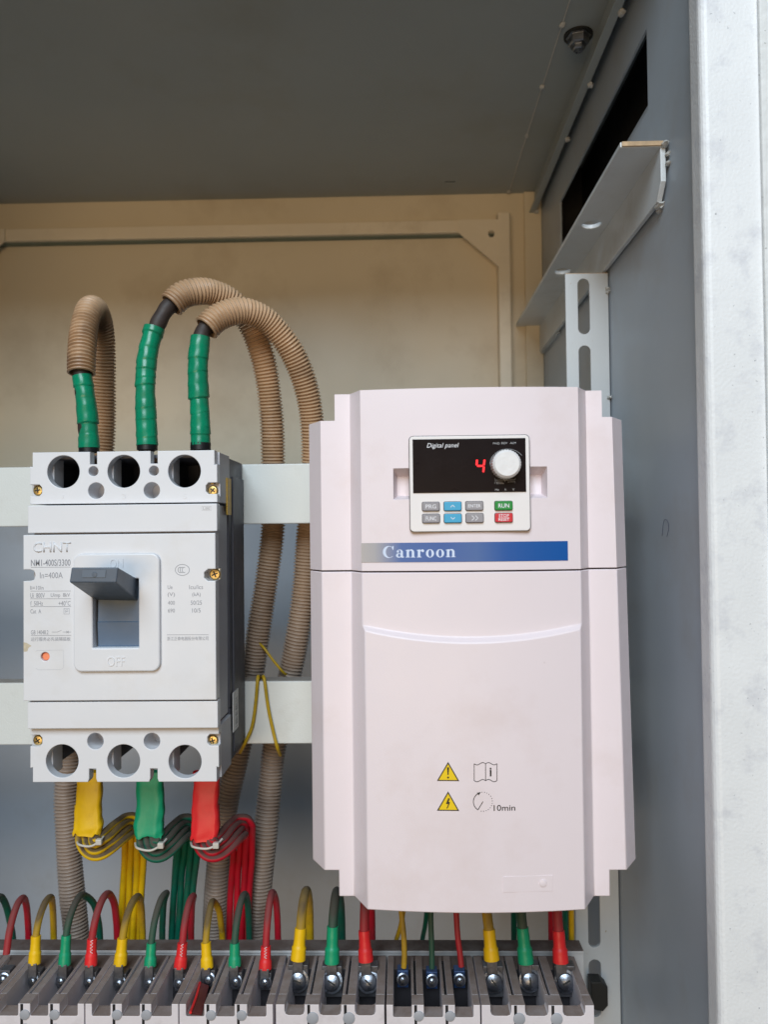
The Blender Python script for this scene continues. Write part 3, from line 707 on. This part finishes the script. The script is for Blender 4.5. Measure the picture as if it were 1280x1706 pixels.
# printed safety marks on the lower cover
SL = surf_lo
def tri(cx_, yt, yb, hw): return [(cx_, yt), (cx_+hw, yb), (cx_-hw, yb)]
for (yt, yb) in ((1268, 1300), (1317, 1349.5)):
    wt = pixpoly('warning_triangle', [tri(746.7, yt, yb, 18.6)], 526, m_ink, lc, surf=lambda x: SL(x))
    pixpoly('triangle_field', [tri(746.7, yt+3.6, yb-1.8, 15.4)], 526, m_warn, wt, surf=lambda x: SL(x)-.06)
    if yt < 1300:
        pixpoly('exclamation_mark', [[(744.9, 1277), (748.5, 1277), (747.5, 1290), (745.9, 1290)], cir(746.7, 1294, 1.7, 1.7, 0, 345, 12)], 526, m_ink, wt, surf=lambda x: SL(x)-.14)
    else:
        pixpoly('lightning_bolt', [[(747, 1328), (749.5, 1329), (747.6, 1334.5), (750, 1335), (746.5, 1344), (744.2, 1346.5), (744.6, 1342.6), (745.4, 1343), (746.6, 1338), (743, 1338)]], 526, m_ink, wt, surf=lambda x: SL(x)-.14)
wave = lambda x0, x1, y, s: [(x0+(x1-x0)*i/14, y+s*math.sin(2*math.pi*i/14)*1.9) for i in range(15)]
lines('manual_symbol', [wave(790, 809, 1271, 1)+[(809, 1298)], wave(809, 828, 1271, -1), wave(790, 809, 1299, 1), wave(809, 828, 1299, -1), [(790, 1271), (790, 1299)], [(828, 1271), (828, 1299)], [(809, 1271), (809, 1299)]], .45, 526, m_ink, lc, surf=SL)
text('i', (815.8, 1277.5, 819, 1292), 526, m_ink, lc, surf=SL, bold=.03)
lines('discharge_symbol', [cir(804.5, 1334, 15.8, 15.8, 118, 240, 16), [(804.8, 1333.5), (796.5, 1347.2)]], .5, 526, m_ink, lc, surf=SL)
pixpoly('arrow_head', [[(801, 1318), (794.5, 1319.2), (797.6, 1323.6)]], 526, m_ink, lc, surf=lambda x: SL(x)-.05)
pixpoly('dotted_arc', [cir(804.5+15.8*math.cos(math.radians(a)), 1334-15.8*math.sin(math.radians(a)), .75, .75, 0, 300, 6) for a in range(95, -110, -15)], 526, m_ink, lc, surf=SL)
text('10min', (822.5, 1339.5, 858.5, 1349.5), 526, m_ink, lc, surf=SL, bold=.008)
# moulded blind plate near the bottom
qx0, qx1 = W(838, 1470, 526)[0], W(922, 1470, 526)[0]; qz0, qz1 = W(880, 1485, 526)[2], W(880, 1458.5, 526)[2]
vs = [(x_, SL(x_)-(.35 if e_ else -.3), z_) for x_ in (qx0, qx1) for e_ in (1, 0) for z_ in (qz0, qz1)]
hexa('blind_plate', vs, m_drive, lc, bevel=.12)
q = W(905, 1471, 526); lathe('screw_plug', [(2.6, 0), (2.4, .5), (1.2, .8), (.2, .8)], (q[0], SL(q[0])-.3, q[2]), (0, -1, 0), m_drive, lc, seg=18)

# ------------------------------------------------------------------ corrugated conduits and taped power cables above the breaker
def conduit(label, pts, R, mt, inner=True):
    P = [W(*p) for p in pts]
    pitch = 3.2
    def rad(s, t):
        u = (s/pitch) % 1.0
        return R*(.925+.09*math.tanh(2.2*math.sin(2*math.pi*u))) + .2*math.sin(s*.07)
    vs, fs = sweep(P, rad, 20, pitch/6, cap=False)
    if inner:                                   # the open mouth shows its inner wall
        v2, f2 = sweep(resample(crm(P), 4)[0][:16], R*.84, 20, 3, cap=False)
        b = len(vs); vs += v2; fs += [tuple(i+b for i in f) for f in f2]
        fs += [(k, (k+1) % 20, b+(k+1) % 20, b+k) for k in range(20)]
    me = bpy.data.meshes.new('corrugated_conduit'); me.from_pydata([toW(v) for v in vs], [], fs)
    o = link('corrugated_conduit', me, mt, None, smooth=60)
    return tag(o, label, 'conduit', 'corrugated conduits looping from the breaker top')
G1 = [(135, 622, 652), (136, 585, 656), (140, 545, 664), (149, 516, 676), (160, 520, 694), (169, 560, 712), (172, 640, 728), (170, 745, 740), (158, 900, 748), (130, 1120, 748), (112, 1300, 742), (113, 1390, 738), (119, 1480, 736), (128, 1570, 736), (134, 1700, 738)]
conduit('short upright corrugated conduit arch over one taped cable, apart from the others', G1, 11.6, m_hose)
G2 = [(285, 508, 664), (303, 492, 668), (325, 486, 674), (352, 487, 684), (388, 504, 698), (420, 548, 710), (441, 610, 722), (452, 690, 734), (455, 775, 742), (455, 875, 746), (445, 960, 748), (431, 1050, 748), (420, 1130, 750), (408, 1200, 750), (394, 1268, 746), (379, 1330, 742), (368, 1400, 738), (361, 1480, 736), (357, 1570, 738), (352, 1700, 738)]
conduit('tall corrugated conduit arch whose cable is bare black above its tape, passing behind its neighbour', G2, 11.6, m_hose)
G3 = [(343, 547, 656), (360, 531, 660), (385, 520, 666), (412, 519, 674), (447, 536, 686), (484, 582, 700), (509, 642, 714), (520, 705, 726), (522, 775, 736), (514, 880, 744), (508, 960, 748), (498, 1045, 748), (486, 1110, 750), (474, 1160, 751), (457, 1245, 748), (449, 1320, 744), (441, 1400, 738), (433, 1480, 736), (427, 1570, 738), (422, 1700, 738)]
conduit('corrugated conduit arch running down right beside the drive, its mouth torn', G3, 11.6, m_hose)
def power_cable(label, core, tape, rT):
    t = root('power_cable', label, 'cable', W(*tape[0]), 'taped power cables entering the breaker top')
    tube('core', [W(*p) for p in core], lambda s, u: 6.8+.3*math.sin(s*.4), m_black, t, seg=14)
    random.seed(len(label))
    ph = random.random()*6
    turns = [0]                                 # uneven overlapping turns of tape, wound on a slant
    while turns[-1] < 160: turns.append(turns[-1]+random.uniform(5.5, 15))
    tr = [random.uniform(-.45, .55) for _ in turns]; sl = [random.uniform(.5, 2.6) for _ in turns]
    def rad(s_, a):
        i = 0
        for j in range(len(turns)-1):
            if s_+sl[j]*math.sin(a+ph+j*.35) >= turns[j]: i = j
        k = (s_-turns[i])/(turns[i+1]-turns[i])
        return rT+tr[i]+.5*(1-k)+.10*math.sin(3*a+s_*.35+i*2)+.07*math.sin(2*a-s_*.6)
    tb = tube('tape_wrap', [W(*p) for p in tape], rad, m_tape, t, seg=28, step=.7, ang=True, smooth=70)
    p = tape[0]; tube('tape_end', [W(p[0], p[1]+8, p[2]), W(p[0], p[1]-4, p[2])], rT+.5, m_tape2, t, seg=16, step=2)
power_cable('green taped cable under the short conduit arch', [(147, 752, 654), (139, 660, 652), (135, 600, 654), (140, 548, 664)], [(148, 746, 654), (146, 700, 653), (141, 655, 652), (136, 626, 652)], 8.0)
power_cable('green taped cable with a long bare black stretch above the tape', [(244, 752, 655), (243, 640, 655), (252, 570, 657), (270, 526, 660), (287, 505, 665), (310, 490, 672)], [(245, 742, 655), (243, 690, 655), (242, 640, 655), (246, 590, 656), (257, 546, 658)], 8.2)
power_cable('straight green taped cable with a little black showing at the conduit mouth', [(334, 752, 655), (331, 640, 655), (334, 570, 655), (342, 546, 657), (362, 530, 661)], [(334, 742, 655), (333, 690, 655), (330, 640, 655), (330, 600, 655), (334, 561, 655.5)], 8.2)
# thin green-yellow tie wires hanging over the lower rail
def thin(label, pts, r=1.25, name='tie_wire'):
    o = tube(name, [W(*p) for p in pts], r, mat('tie_yellow', srgb(186, 152, 26), .45, var=.15, vs=80, grime=(srgb(80, 90, 40), .5, 60)), None, seg=8, step=1.5)
    return tag(o, label, 'wire', 'thin yellow wires at the lower rail')
thin('thin yellow wire hooked over the lower rail and bent toward the breaker', [(436, 1140, 722), (431, 1127, 706), (429, 1134, 698), (426, 1170, 697.5), (420, 1210, 697.5), (408, 1238, 698), (400, 1254, 706)], 1.6)
thin('thin yellow wire hooked over the lower rail and bent toward the drive', [(438, 1140, 722), (438, 1127, 706), (441, 1136, 698), (447, 1180, 697.5), (456, 1222, 697.5), (462, 1245, 698), (467, 1258, 708)], 1.6)
thin('thin yellow wire stretched between two conduits above the lower rail', [(430, 1070, 742), (440, 1080, 736), (455, 1100, 734), (470, 1118, 736), (478, 1126, 742)], 1.3)

# ------------------------------------------------------------------ wire bundles under the breaker
def bundle(label, sleeve, path, ends, ms_, mw, tie, sl_label):
    t = root('wire_bundle', label, 'wire bundle', W(*sleeve[-1][:2], 655), 'flat wire bundles leaving the breaker bottom')
    C_ = crm([Vector((p[0], p[1], p[2])) for p in path], 12)
    nw = 4
    for k in range(nw):
        off = (k-(nw-1)/2)*10.4; pts = []
        for i, c in enumerate(C_[::3]+[C_[-1]]):
            i0 = min(i*3, len(C_)-1)
            t2 = C_[min(i0+2, len(C_)-1)]-C_[max(i0-2, 0)]; d = Vector((t2.x, t2.y)).normalized()
            nrm = Vector((d.y*1.0, -d.x))           # left of travel in pixel space
            j = .5*math.sin(i*.8+k*2.1)
            pts.append((c.x+nrm.x*(off+j), c.y+nrm.y*(off+j), c.z+1.6*math.sin(k*1.9+.5)))
        tube('wire', [W(*p) for p in pts], 3.0, mw, t, seg=10, step=2.2)
    for e in ends: tube('wire', [W(*p) for p in e], 2.75, mw, t, seg=10, step=2.5)
    # flat shrink sleeve: soft rectangle swept down
    vs, fs = [], []; n = 44; rows = []
    cs = crm([Vector((p[0], p[1], p[2])) for p in sleeve], 7); hs_ = crm([Vector((p[3], p[4], 0)) for p in sleeve], 7)
    ph = random.random()*6
    for j, (q, h) in enumerate(zip(cs, hs_)):
        last = j == len(cs)-1; u = j/len(cs)
        c = W(q.x+1.0*math.sin(j*.33+ph), q.y, h.y); s = h.y/F_PX
        for i in range(n):
            a = 2*math.pi*i/n; ca, sa = math.cos(a), math.sin(a)
            # soft lengthwise folds where the sleeve has collapsed onto the wires
            fold = 1+u*(.10*math.cos(8*ca+ph+.05*j))*(abs(sa) > .3)+.03*math.sin(3*a+j*.5+ph)
            dz = (1.6*math.sin(5*a+ph)+.8*math.sin(11*a))*(u**8)
            vs.append((c[0]+q.z*s*math.copysign(abs(ca)**.5, ca)*(1+.02*math.sin(j*.8+2*a)), c[1]+(4.4+1.6*u)*math.copysign(abs(sa)**.6, sa)*fold, c[2]+dz))
        if j:
            o = (j-1)*n; fs += [(o+i, o+(i+1) % n, o+n+(i+1) % n, o+n+i) for i in range(n)]
    mesh('shrink_sleeve', vs, fs, ms_, t, smooth=80)
    P = [W(*p) for p in tie]
    tube('cable_tie', P, .95, m_tie, t, seg=8, step=1.5)
    p = tie[-2]; c = W(p[0], p[1], p[2]-2.2); z_ = box('tie_head', c[0]-2.6, c[0]+2.6, c[1]-2.4, c[1]+2, c[2]-2.4, c[2]+2.4, m_tie, t, bevel=.8)
def sl3(x, yb, w0, w1): return [(x, 1285, w0, 4.2, 655), (x+.5, 1312, w0, 4.3, 655), (x, 1340, w0+.3, 5, 654), (x-1, 1362, w0+1.6, 5.6, 653), (x-1.5, yb-16, w1+.4, 5.8, 652), (x-2, yb-5, w1-.6, 5.4, 652)]
bundle('yellow sleeved wire bundle, dusty where it bends back up below the breaker', sl3(148, 1393, 21, 23.5),
       [(145, 1340, 655), (146, 1385, 652), (149, 1406, 649), (160, 1413, 648), (182, 1400, 656), (203, 1382, 672), (217, 1374, 690), (223, 1388, 702), (223, 1420, 710), (221, 1470, 716), (216, 1560, 720), (214, 1640, 722)],
       [[(231, 1372, 706), (236, 1400, 716), (233, 1470, 722), (229, 1560, 726), (227, 1640, 726)]],
       s_y, b_y, [(128, 1398, 655), (131, 1407, 644), (150, 1410, 641), (165, 1402, 643), (172, 1394, 650)], '')
bundle('green sleeved wire bundle, dusty where it bends back up below the breaker', sl3(250, 1397, 22.5, 24),
       [(249, 1340, 655), (248, 1388, 652), (251, 1409, 649), (262, 1416, 648), (282, 1402, 656), (299, 1384, 672), (311, 1376, 690), (314, 1392, 702), (312, 1424, 710), (307, 1470, 716), (301, 1560, 720), (298, 1640, 722)],
       [[(318, 1372, 706), (322, 1400, 716), (318, 1470, 722), (314, 1560, 726), (312, 1640, 726)], [(295, 1400, 712), (290, 1470, 722), (286, 1560, 726), (285, 1640, 726)]],
       s_g, b_g, [(225, 1405, 655), (229, 1413, 644), (250, 1417, 641), (268, 1408, 643), (277, 1398, 650)], '')
bundle('red sleeved wire bundle, dusty where it bends back up below the breaker', sl3(343, 1402, 21.5, 22.5),
       [(344, 1340, 655), (342, 1390, 652), (345, 1409, 649), (356, 1415, 648), (376, 1402, 656), (392, 1384, 672), (403, 1376, 690), (405, 1392, 702), (404, 1424, 710), (401, 1470, 716), (397, 1560, 720), (395, 1640, 722)],
       [[(409, 1368, 706), (414, 1400, 716), (411, 1470, 722), (408, 1560, 726), (407, 1640, 726)]],
       s_r, b_r, [(318, 1404, 655), (322, 1411, 644), (344, 1414, 641), (360, 1408, 643), (370, 1398, 650)], '')

# ------------------------------------------------------------------ terminal blocks
ZT, ZL = -366.0, -375.5
def terminal_block(label, edges, seps, screws, big, m_plate=None):
    x0, x1 = cx(edges[0], 1680), cx(edges[1], 1680)
    t = root('terminal_block', label, 'terminal block', ((x0+x1)/2, 640, -430), 'terminal blocks in a row on the dusty rail')
    box('housing', x0+.3, x1-.3, 612.3, 676, -432, -408, m_term, t, bevel=.6)
    box('rear_wall', x0+.5, x1-.5, 656, 676.5, -407.8, -370.5, m_termd, t, bevel=.6)
    S_ = [(cx(a, 1680), cx(b, 1680)) for a, b in seps]
    ew = 5.6 if not big else 7.2
    # front wall: one plate with the terminal openings cut into it
    walls = [(x0, x0+ew)]+S_+[(x1-ew, x1)]
    o = [(x0+.2, -432), (x1-.2, -432), (x1-.2, ZT-.2)]
    for (a, b), (c, d) in zip(reversed(walls[1:]), reversed(walls[:-1])):
        r = 3.0 if big else 1.0
        zl = ZL if not big else ZL+1.2
        o += [(a+.2, ZT-.2), (a+.2, zl+r), (a+.2-r*.3, zl+r*.3), (a+.2-r, zl), (d-.2+r, zl), (d-.2+r*.3, zl+r*.3), (d-.2, zl+r), (d-.2, ZT-.2)]
    o += [(x0+.2, ZT-.2)]
    plate('front_wall', o, [], 600, 613.5, m_term, t, bevel=.5)
    for i, (a, b) in enumerate(walls):
        end = i in (0, len(walls)-1)
        g0 = 2.0
        if end:
            fin = box('barrier', a+.25, b-.25, 613.6, 668, -407.9, ZT-.3, m_term, t, bevel=.5)
        else:                      # a slit for the partition plate runs along the barrier
            m0 = a+(b-a)*.22; m1 = m0+g0
            box('barrier', a+.2, m0, 613.6, 668, -407.9, ZT-.3, m_term, t, bevel=.4)
            box('barrier', m1, b-.2, 613.6, 668, -407.9, ZT-.3, m_term, t, bevel=.4)
            box('slit', m0+.02, m1-.02, 599.6, 667, -392, ZT-4.0, m_dark, t, bevel=0)
            flat('slit_mouth', [(m0-.1, 599.85, ZT-.4), (m1+.1, 599.85, ZT-.4), (m1+.1, 599.85, ZT-7), (m0-.1, 599.85, ZT-7)], [(0, 1, 2, 3)], m_dark, t)
            xm = a+(b-a)*.5+.6; rr = 3.9 if not big else 4.6
            zc = ZT-8.6 if not big else ZT-10.5
            lathe('marker_plug', [(rr+.4, 0), (rr+.4, .25), (rr, .3), (rr, .9), (rr-.6, 1.2), (.3, 1.2)], (xm, 600.3, zc), (0, -1, 0), m_plug, t, seg=24)
            flat('printed_mark', [(xm-1.8, 599.8, zc-7), (xm+1.8, 599.8, zc-7), (xm+1.8, 599.8, zc-10), (xm-1.8, 599.8, zc-10)], [(0, 1, 2, 3)], m_gink, t)
    for (px, py) in screws:
        c = W(px+random.uniform(-1, 1), py+random.uniform(-1.5, 1.5), 642)
        r = 4.0 if not big else 7.2
        bar = box('terminal_plate', c[0]-r*1.15, c[0]+r*1.15, 646.5, 655.9, c[2]-r*1.9, c[2]+r*1.6, m_plate or m_lug, t, bevel=.5)
        s = lathe('screw', [(r*1.25, 0), (r*1.25, 1.0), (r*.98, 1.3), (r*.98, 2.0), (r*.88, 3.2), (r*.6, 4.1), (.3, 4.5)], (c[0], 645.2, c[2]), (random.uniform(-.12, .12), -1, random.uniform(.2, .42)), m_zinc, t, seg=22)
        a = random.random()*3; vs, fs = [], []
        ax = Vector((0, -1, .30)).normalized(); u0 = Vector((1, 0, 0)); v0 = ax.cross(u0)
        for q_ in range(1 if big else 2):
            tt = a+q_*math.pi/2; u = u0*math.cos(tt)+v0*math.sin(tt); v = -u0*math.sin(tt)+v0*math.cos(tt)
            for (i_, j_) in ((1, 1), (1, -1), (-1, -1), (-1, 1)):
                w = Vector((c[0], 645.2, c[2]))+ax*(4.52+.03*q_)+u*r*.45*i_+v*r*.09*j_; vs.append(tuple(w))
            fs.append(tuple(range(4*q_, 4*q_+4)))
        flat('drive_slot', vs, fs, m_rubber, s)
    return t
L0 = 'small terminal block with '
terminal_block('small terminal block at the open end of the row, holding the unbooted red wire', (-175, -17), [(-129, -108), (-78, -57)], [(3, 1634)], False)
terminal_block('small terminal block below the lowest end of the single conduit arch', (-16, 140), [(29, 50), (79, 99)], [(53, 1637), (99, 1637), (147, 1637)], False)
terminal_block('small terminal block in front of the yellow and green wire bundles', (141, 297), [(183, 203), (232, 252)], [(197, 1640), (247, 1640), (297, 1640)], False)
terminal_block('small terminal block holding a red scrap of insulation', (298, 455), [(339.5, 360), (390, 412)], [(345.5, 1636), (392, 1638), (441, 1640)], False)
terminal_block('large terminal block whose thick leads loop up beside the drive corner', (459, 641), [(506.6, 532), (568, 592)], [(496, 1637), (553, 1638), (614, 1640)], True)
terminal_block('small terminal block between two large ones, with three thin wires', (643.5, 801), [(686, 707), (738, 759)], [(671, 1636), (720, 1638), (767, 1637)], False, mat('blue_reflection_metal', srgb(64, 92, 140), .4, .6, var=.25, vs=120, grime=(srgb(50, 56, 66), .7, 90)))  # blue reflections put into the plates' colour
terminal_block('large terminal block standing beside the slotted upright', (802.5, 991), [(852, 876), (914, 939)], [(823, 1640), (884, 1636), (945, 1638)], True)
sc = root('insulation_scrap', 'red scrap of cable insulation lying in a terminal block', 'scrap', W(330, 1690, 604))
mesh('scrap_sheet', [W(334, 1636, 640), W(348, 1642, 640), W(336, 1690, 600), W(317, 1686, 600), W(333, 1638, 643), W(348, 1645, 643), W(337, 1696, 603), W(316, 1692, 603)],
     [(0, 1, 2, 3), (4, 7, 6, 5), (0, 4, 5, 1), (1, 5, 6, 2), (2, 6, 7, 3), (3, 7, 4, 0)], mat('burnt_red', srgb(92, 40, 38), .6, var=.25, vs=60), sc, bevel=.4)
tube('scrap_edge', [W(333, 1637, 639), W(327, 1660, 620), W(317, 1687, 599)], 1.1, s_r, sc, seg=8)
# black clamp knob at the foot of the upright
kn = root('clamp_knob', 'black octagonal plastic knob fixed to the slotted upright', 'knob', W(996, 1650, 716))
c = W(996, 1652, 708)
plate('knob_body', [(c[0]+a_, c[2]+b_) for a_, b_ in ((-7.5, 13), (2, 13), (7.5, 8), (7.5, -8), (3, -13), (-4, -12), (-7.5, -9))], [], 700, 714, m_rubber, kn, bevel=1)
lathe('stud', [(4, 0), (4, 7)], (c[0], 713.5, c[2]), (0, 1, 0), m_zinc, kn, seg=12)

# ------------------------------------------------------------------ leads in the terminals
GL = 'leads screwed into the terminal blocks'
def lead(label, col, lug, top, path, r, sr, boot=True, sleeve_mat=None):
    """lug: foot of the boot; top: end of the boot; path: the bare wire beyond it (pixels + depth)"""
    mw, msl = {'r': (w_r, s_r), 'g': (w_g, s_g), 'y': (w_y, s_y)}[col]
    t = root('terminal_lead', label, 'lead', W(*lug), GL)
    P = [W(*p) for p in [top]+path]
    if boot:
        a, b = Vector(W(*lug)), Vector(W(*top)); d = (b-a); ln = d.length
        def rad(s, u): return sr*(1.08 if u < .42 else (.92 if u < .46 else .90))*(1-.06*u)+(.25*math.sin(s*.7))*.3
        tube('insulating_boot', [tuple(a), tuple(a+d*.33), tuple(a+d*.66), tuple(b)], rad, msl, t, seg=16, step=1.2, flatx=1.08)
        P = [tuple(a+d*.5)]+P
        c = a-d.normalized()*6
        box('cable_lug', a.x-sr*.8, a.x+sr*.8, 643.5, 646.4, a.z-sr*2.4, a.z+2, m_lug, t, bevel=.5)
    tube('wire', P, r, mw, t, seg=12, step=2.0)
    if boot and col == 'r' and sr < 5:          # worn white print on the red boots
        (ax, ay, aY), (bx, by, bY) = lug, top; z_ = []
        for i in range(9):
            u = .45+.5*i/8; z_.append((ax+(bx-ax)*u+(-2.4 if i % 2 else 1.6), ay+(by-ay)*u))
        lines('printed_mark', [z_], .55, aY+(bY-aY)*.7-sr*1.16, m_white, t)
    return t
def loop(x0, y0, xa, ya, x1, ya2=None):
    """arch from the boot top over to behind the rail"""
    return [(x0+(xa-x0)*.22, y0-(y0-ya)*.45, 655), (x0+(xa-x0)*.62, y0-(y0-ya)*.86, 666), (xa, ya, 680), (xa+(x1-xa)*.62, ya+14, 694), (x1-(x1-xa)*.12, ya+40, 706), (x1, 1562, 712), (x1+1, 1640, 714)]
lead('bare ended red wire arch in the outermost block', 'r', (6, 1606, 648), (10, 1590, 649), loop(10, 1590, 38, 1496, 47), 2.9, 3.0, boot=False)
lead('plain green wire dropping behind the rail beside the outermost red arch', 'g', (-15, 1520, 690), (-18, 1540, 672), [(-10, 1505, 680), (0, 1494, 690), (10, 1510, 700), (18, 1545, 708), (22, 1580, 712), (24, 1640, 714)], 2.9, 3, boot=False)
lead('yellow booted lead next to the plain red wire arch', 'y', (57, 1605, 648), (59.5, 1559, 651), loop(59.5, 1559, 84, 1495, 89), 2.9, 4.4)
lead('green booted lead bowing over the lower end of a grey conduit', 'g', (107, 1607, 648), (110, 1558, 651), loop(110, 1558, 138, 1491, 166), 2.9, 4.4)
lead('red booted lead between a green lead and the yellow wire bundle', 'r', (151, 1608, 648), (153, 1564, 651), loop(153, 1564, 180, 1489, 195), 3.1, 4.4)
lead('yellow booted lead in front of the yellow wire bundle', 'y', (200, 1607, 648), (204, 1563, 651), loop(204, 1563, 230, 1494, 237), 3.1, 4.7)
lead('green booted lead in front of the green wire bundle', 'g', (250, 1609, 648), (252, 1571, 651), loop(252, 1571, 277, 1488, 270), 2.9, 4.4)
lead('red booted lead between the green and red wire bundles', 'r', (300, 1612, 648), (304, 1571, 651), loop(304, 1571, 322, 1493, 318), 3.0, 4.6)
lead('yellow booted lead above the red insulation scrap', 'y', (345, 1612, 648), (343, 1570, 651), loop(343, 1570, 355, 1502, 370), 2.8, 4.5)
lead('green booted lead in front of the red wire bundle', 'g', (391, 1609, 648), (391, 1571, 651), loop(391, 1571, 408, 1490, 415), 3.0, 4.6)
lead('red booted lead beside the large block under the drive corner', 'r', (442, 1614, 648), (443, 1576, 651), loop(443, 1576, 454, 1487, 463), 3.0, 4.6)
lead('thick yellow lead with a stepped boot, looping beside the drive', 'y', (496.5, 1599, 646), (501, 1546, 650), loop(501, 1546, 511, 1484, 516), 3.9, 5.3)
lead('thick green lead looping half behind the drive corner', 'g', (553, 1604, 646), (554.5, 1543, 650), loop(554.5, 1543, 562, 1485, 569), 3.9, 5.3)
lead('thick red lead looping up behind the drive corner', 'r', (610, 1601, 646), (607, 1550, 650), loop(607, 1550, 610, 1470, 619), 3.9, 5.3)
lead('thin bare yellow wire running down from the drive', 'y', (673, 1614, 648), (673, 1612, 648), [(674, 1590, 649), (673, 1560, 651), (670, 1530, 654), (668, 1500, 656), (668, 1440, 660)], 2.3, 3, boot=False)
lead('thin yellow-green wire slanting down behind the rail', 'y', (660, 1570, 700), (655, 1590, 712), [(660, 1568, 706), (667, 1545, 700), (672, 1520, 692), (674, 1490, 684), (674, 1440, 680)], 2.1, 3, boot=False)
lead('thin bare green wire running down from the drive', 'g', (720, 1615, 648), (720, 1613, 648), [(720, 1590, 649), (719, 1560, 651), (718, 1530, 654), (718, 1500, 656), (718, 1440, 660)], 2.3, 3, boot=False)
lead('thin dark green wire slanting down behind the rail', 'g', (703, 1572, 706), (700, 1600, 712), [(704, 1566, 706), (708, 1545, 702), (711, 1520, 696), (713, 1490, 690), (713, 1440, 684)], 2.1, 3, boot=False)
lead('thin bare red wire running down from the drive', 'r', (769, 1612, 648), (769, 1610, 648), [(767, 1590, 649), (763, 1560, 651), (761, 1530, 654), (760, 1500, 656), (760, 1440, 660)], 2.4, 3, boot=False)
lead('thick yellow lead with two-part boot hanging from the drive', 'y', (820, 1599, 646), (815, 1548, 650), [(812, 1525, 653), (809, 1500, 656), (808, 1440, 660)], 4.2, 5.5)
lead('thick green lead with boot hanging from the drive', 'g', (877, 1604, 646), (871, 1545, 650), [(869, 1525, 653), (868, 1500, 656), (868, 1440, 660)], 4.2, 5.5)
lead('thick red lead with boot hanging from the drive', 'r', (935, 1603, 646), (931, 1550, 650), [(929, 1525, 653), (928, 1500, 656), (928, 1440, 660)], 4.2, 5.5)
for (lb, c_, xs_, Y_) in (('dark green wire going up behind the thick green lead', 'g', 857, 704), ('red wire going up behind the thick red lead', 'r', 919, 704), ('green wire going up between the thick red lead and upright', 'g', 943, 706), ('yellow wire going up right beside the slotted upright', 'y', 953, 706)):
    lead(lb, c_, (xs_, 1640, Y_), (xs_, 1640, Y_), [(xs_, 1580, Y_-1), (xs_-.5, 1530, Y_-5), (xs_-1, 1490, 690), (xs_-1, 1440, 680)], 2.6, 3, boot=False)
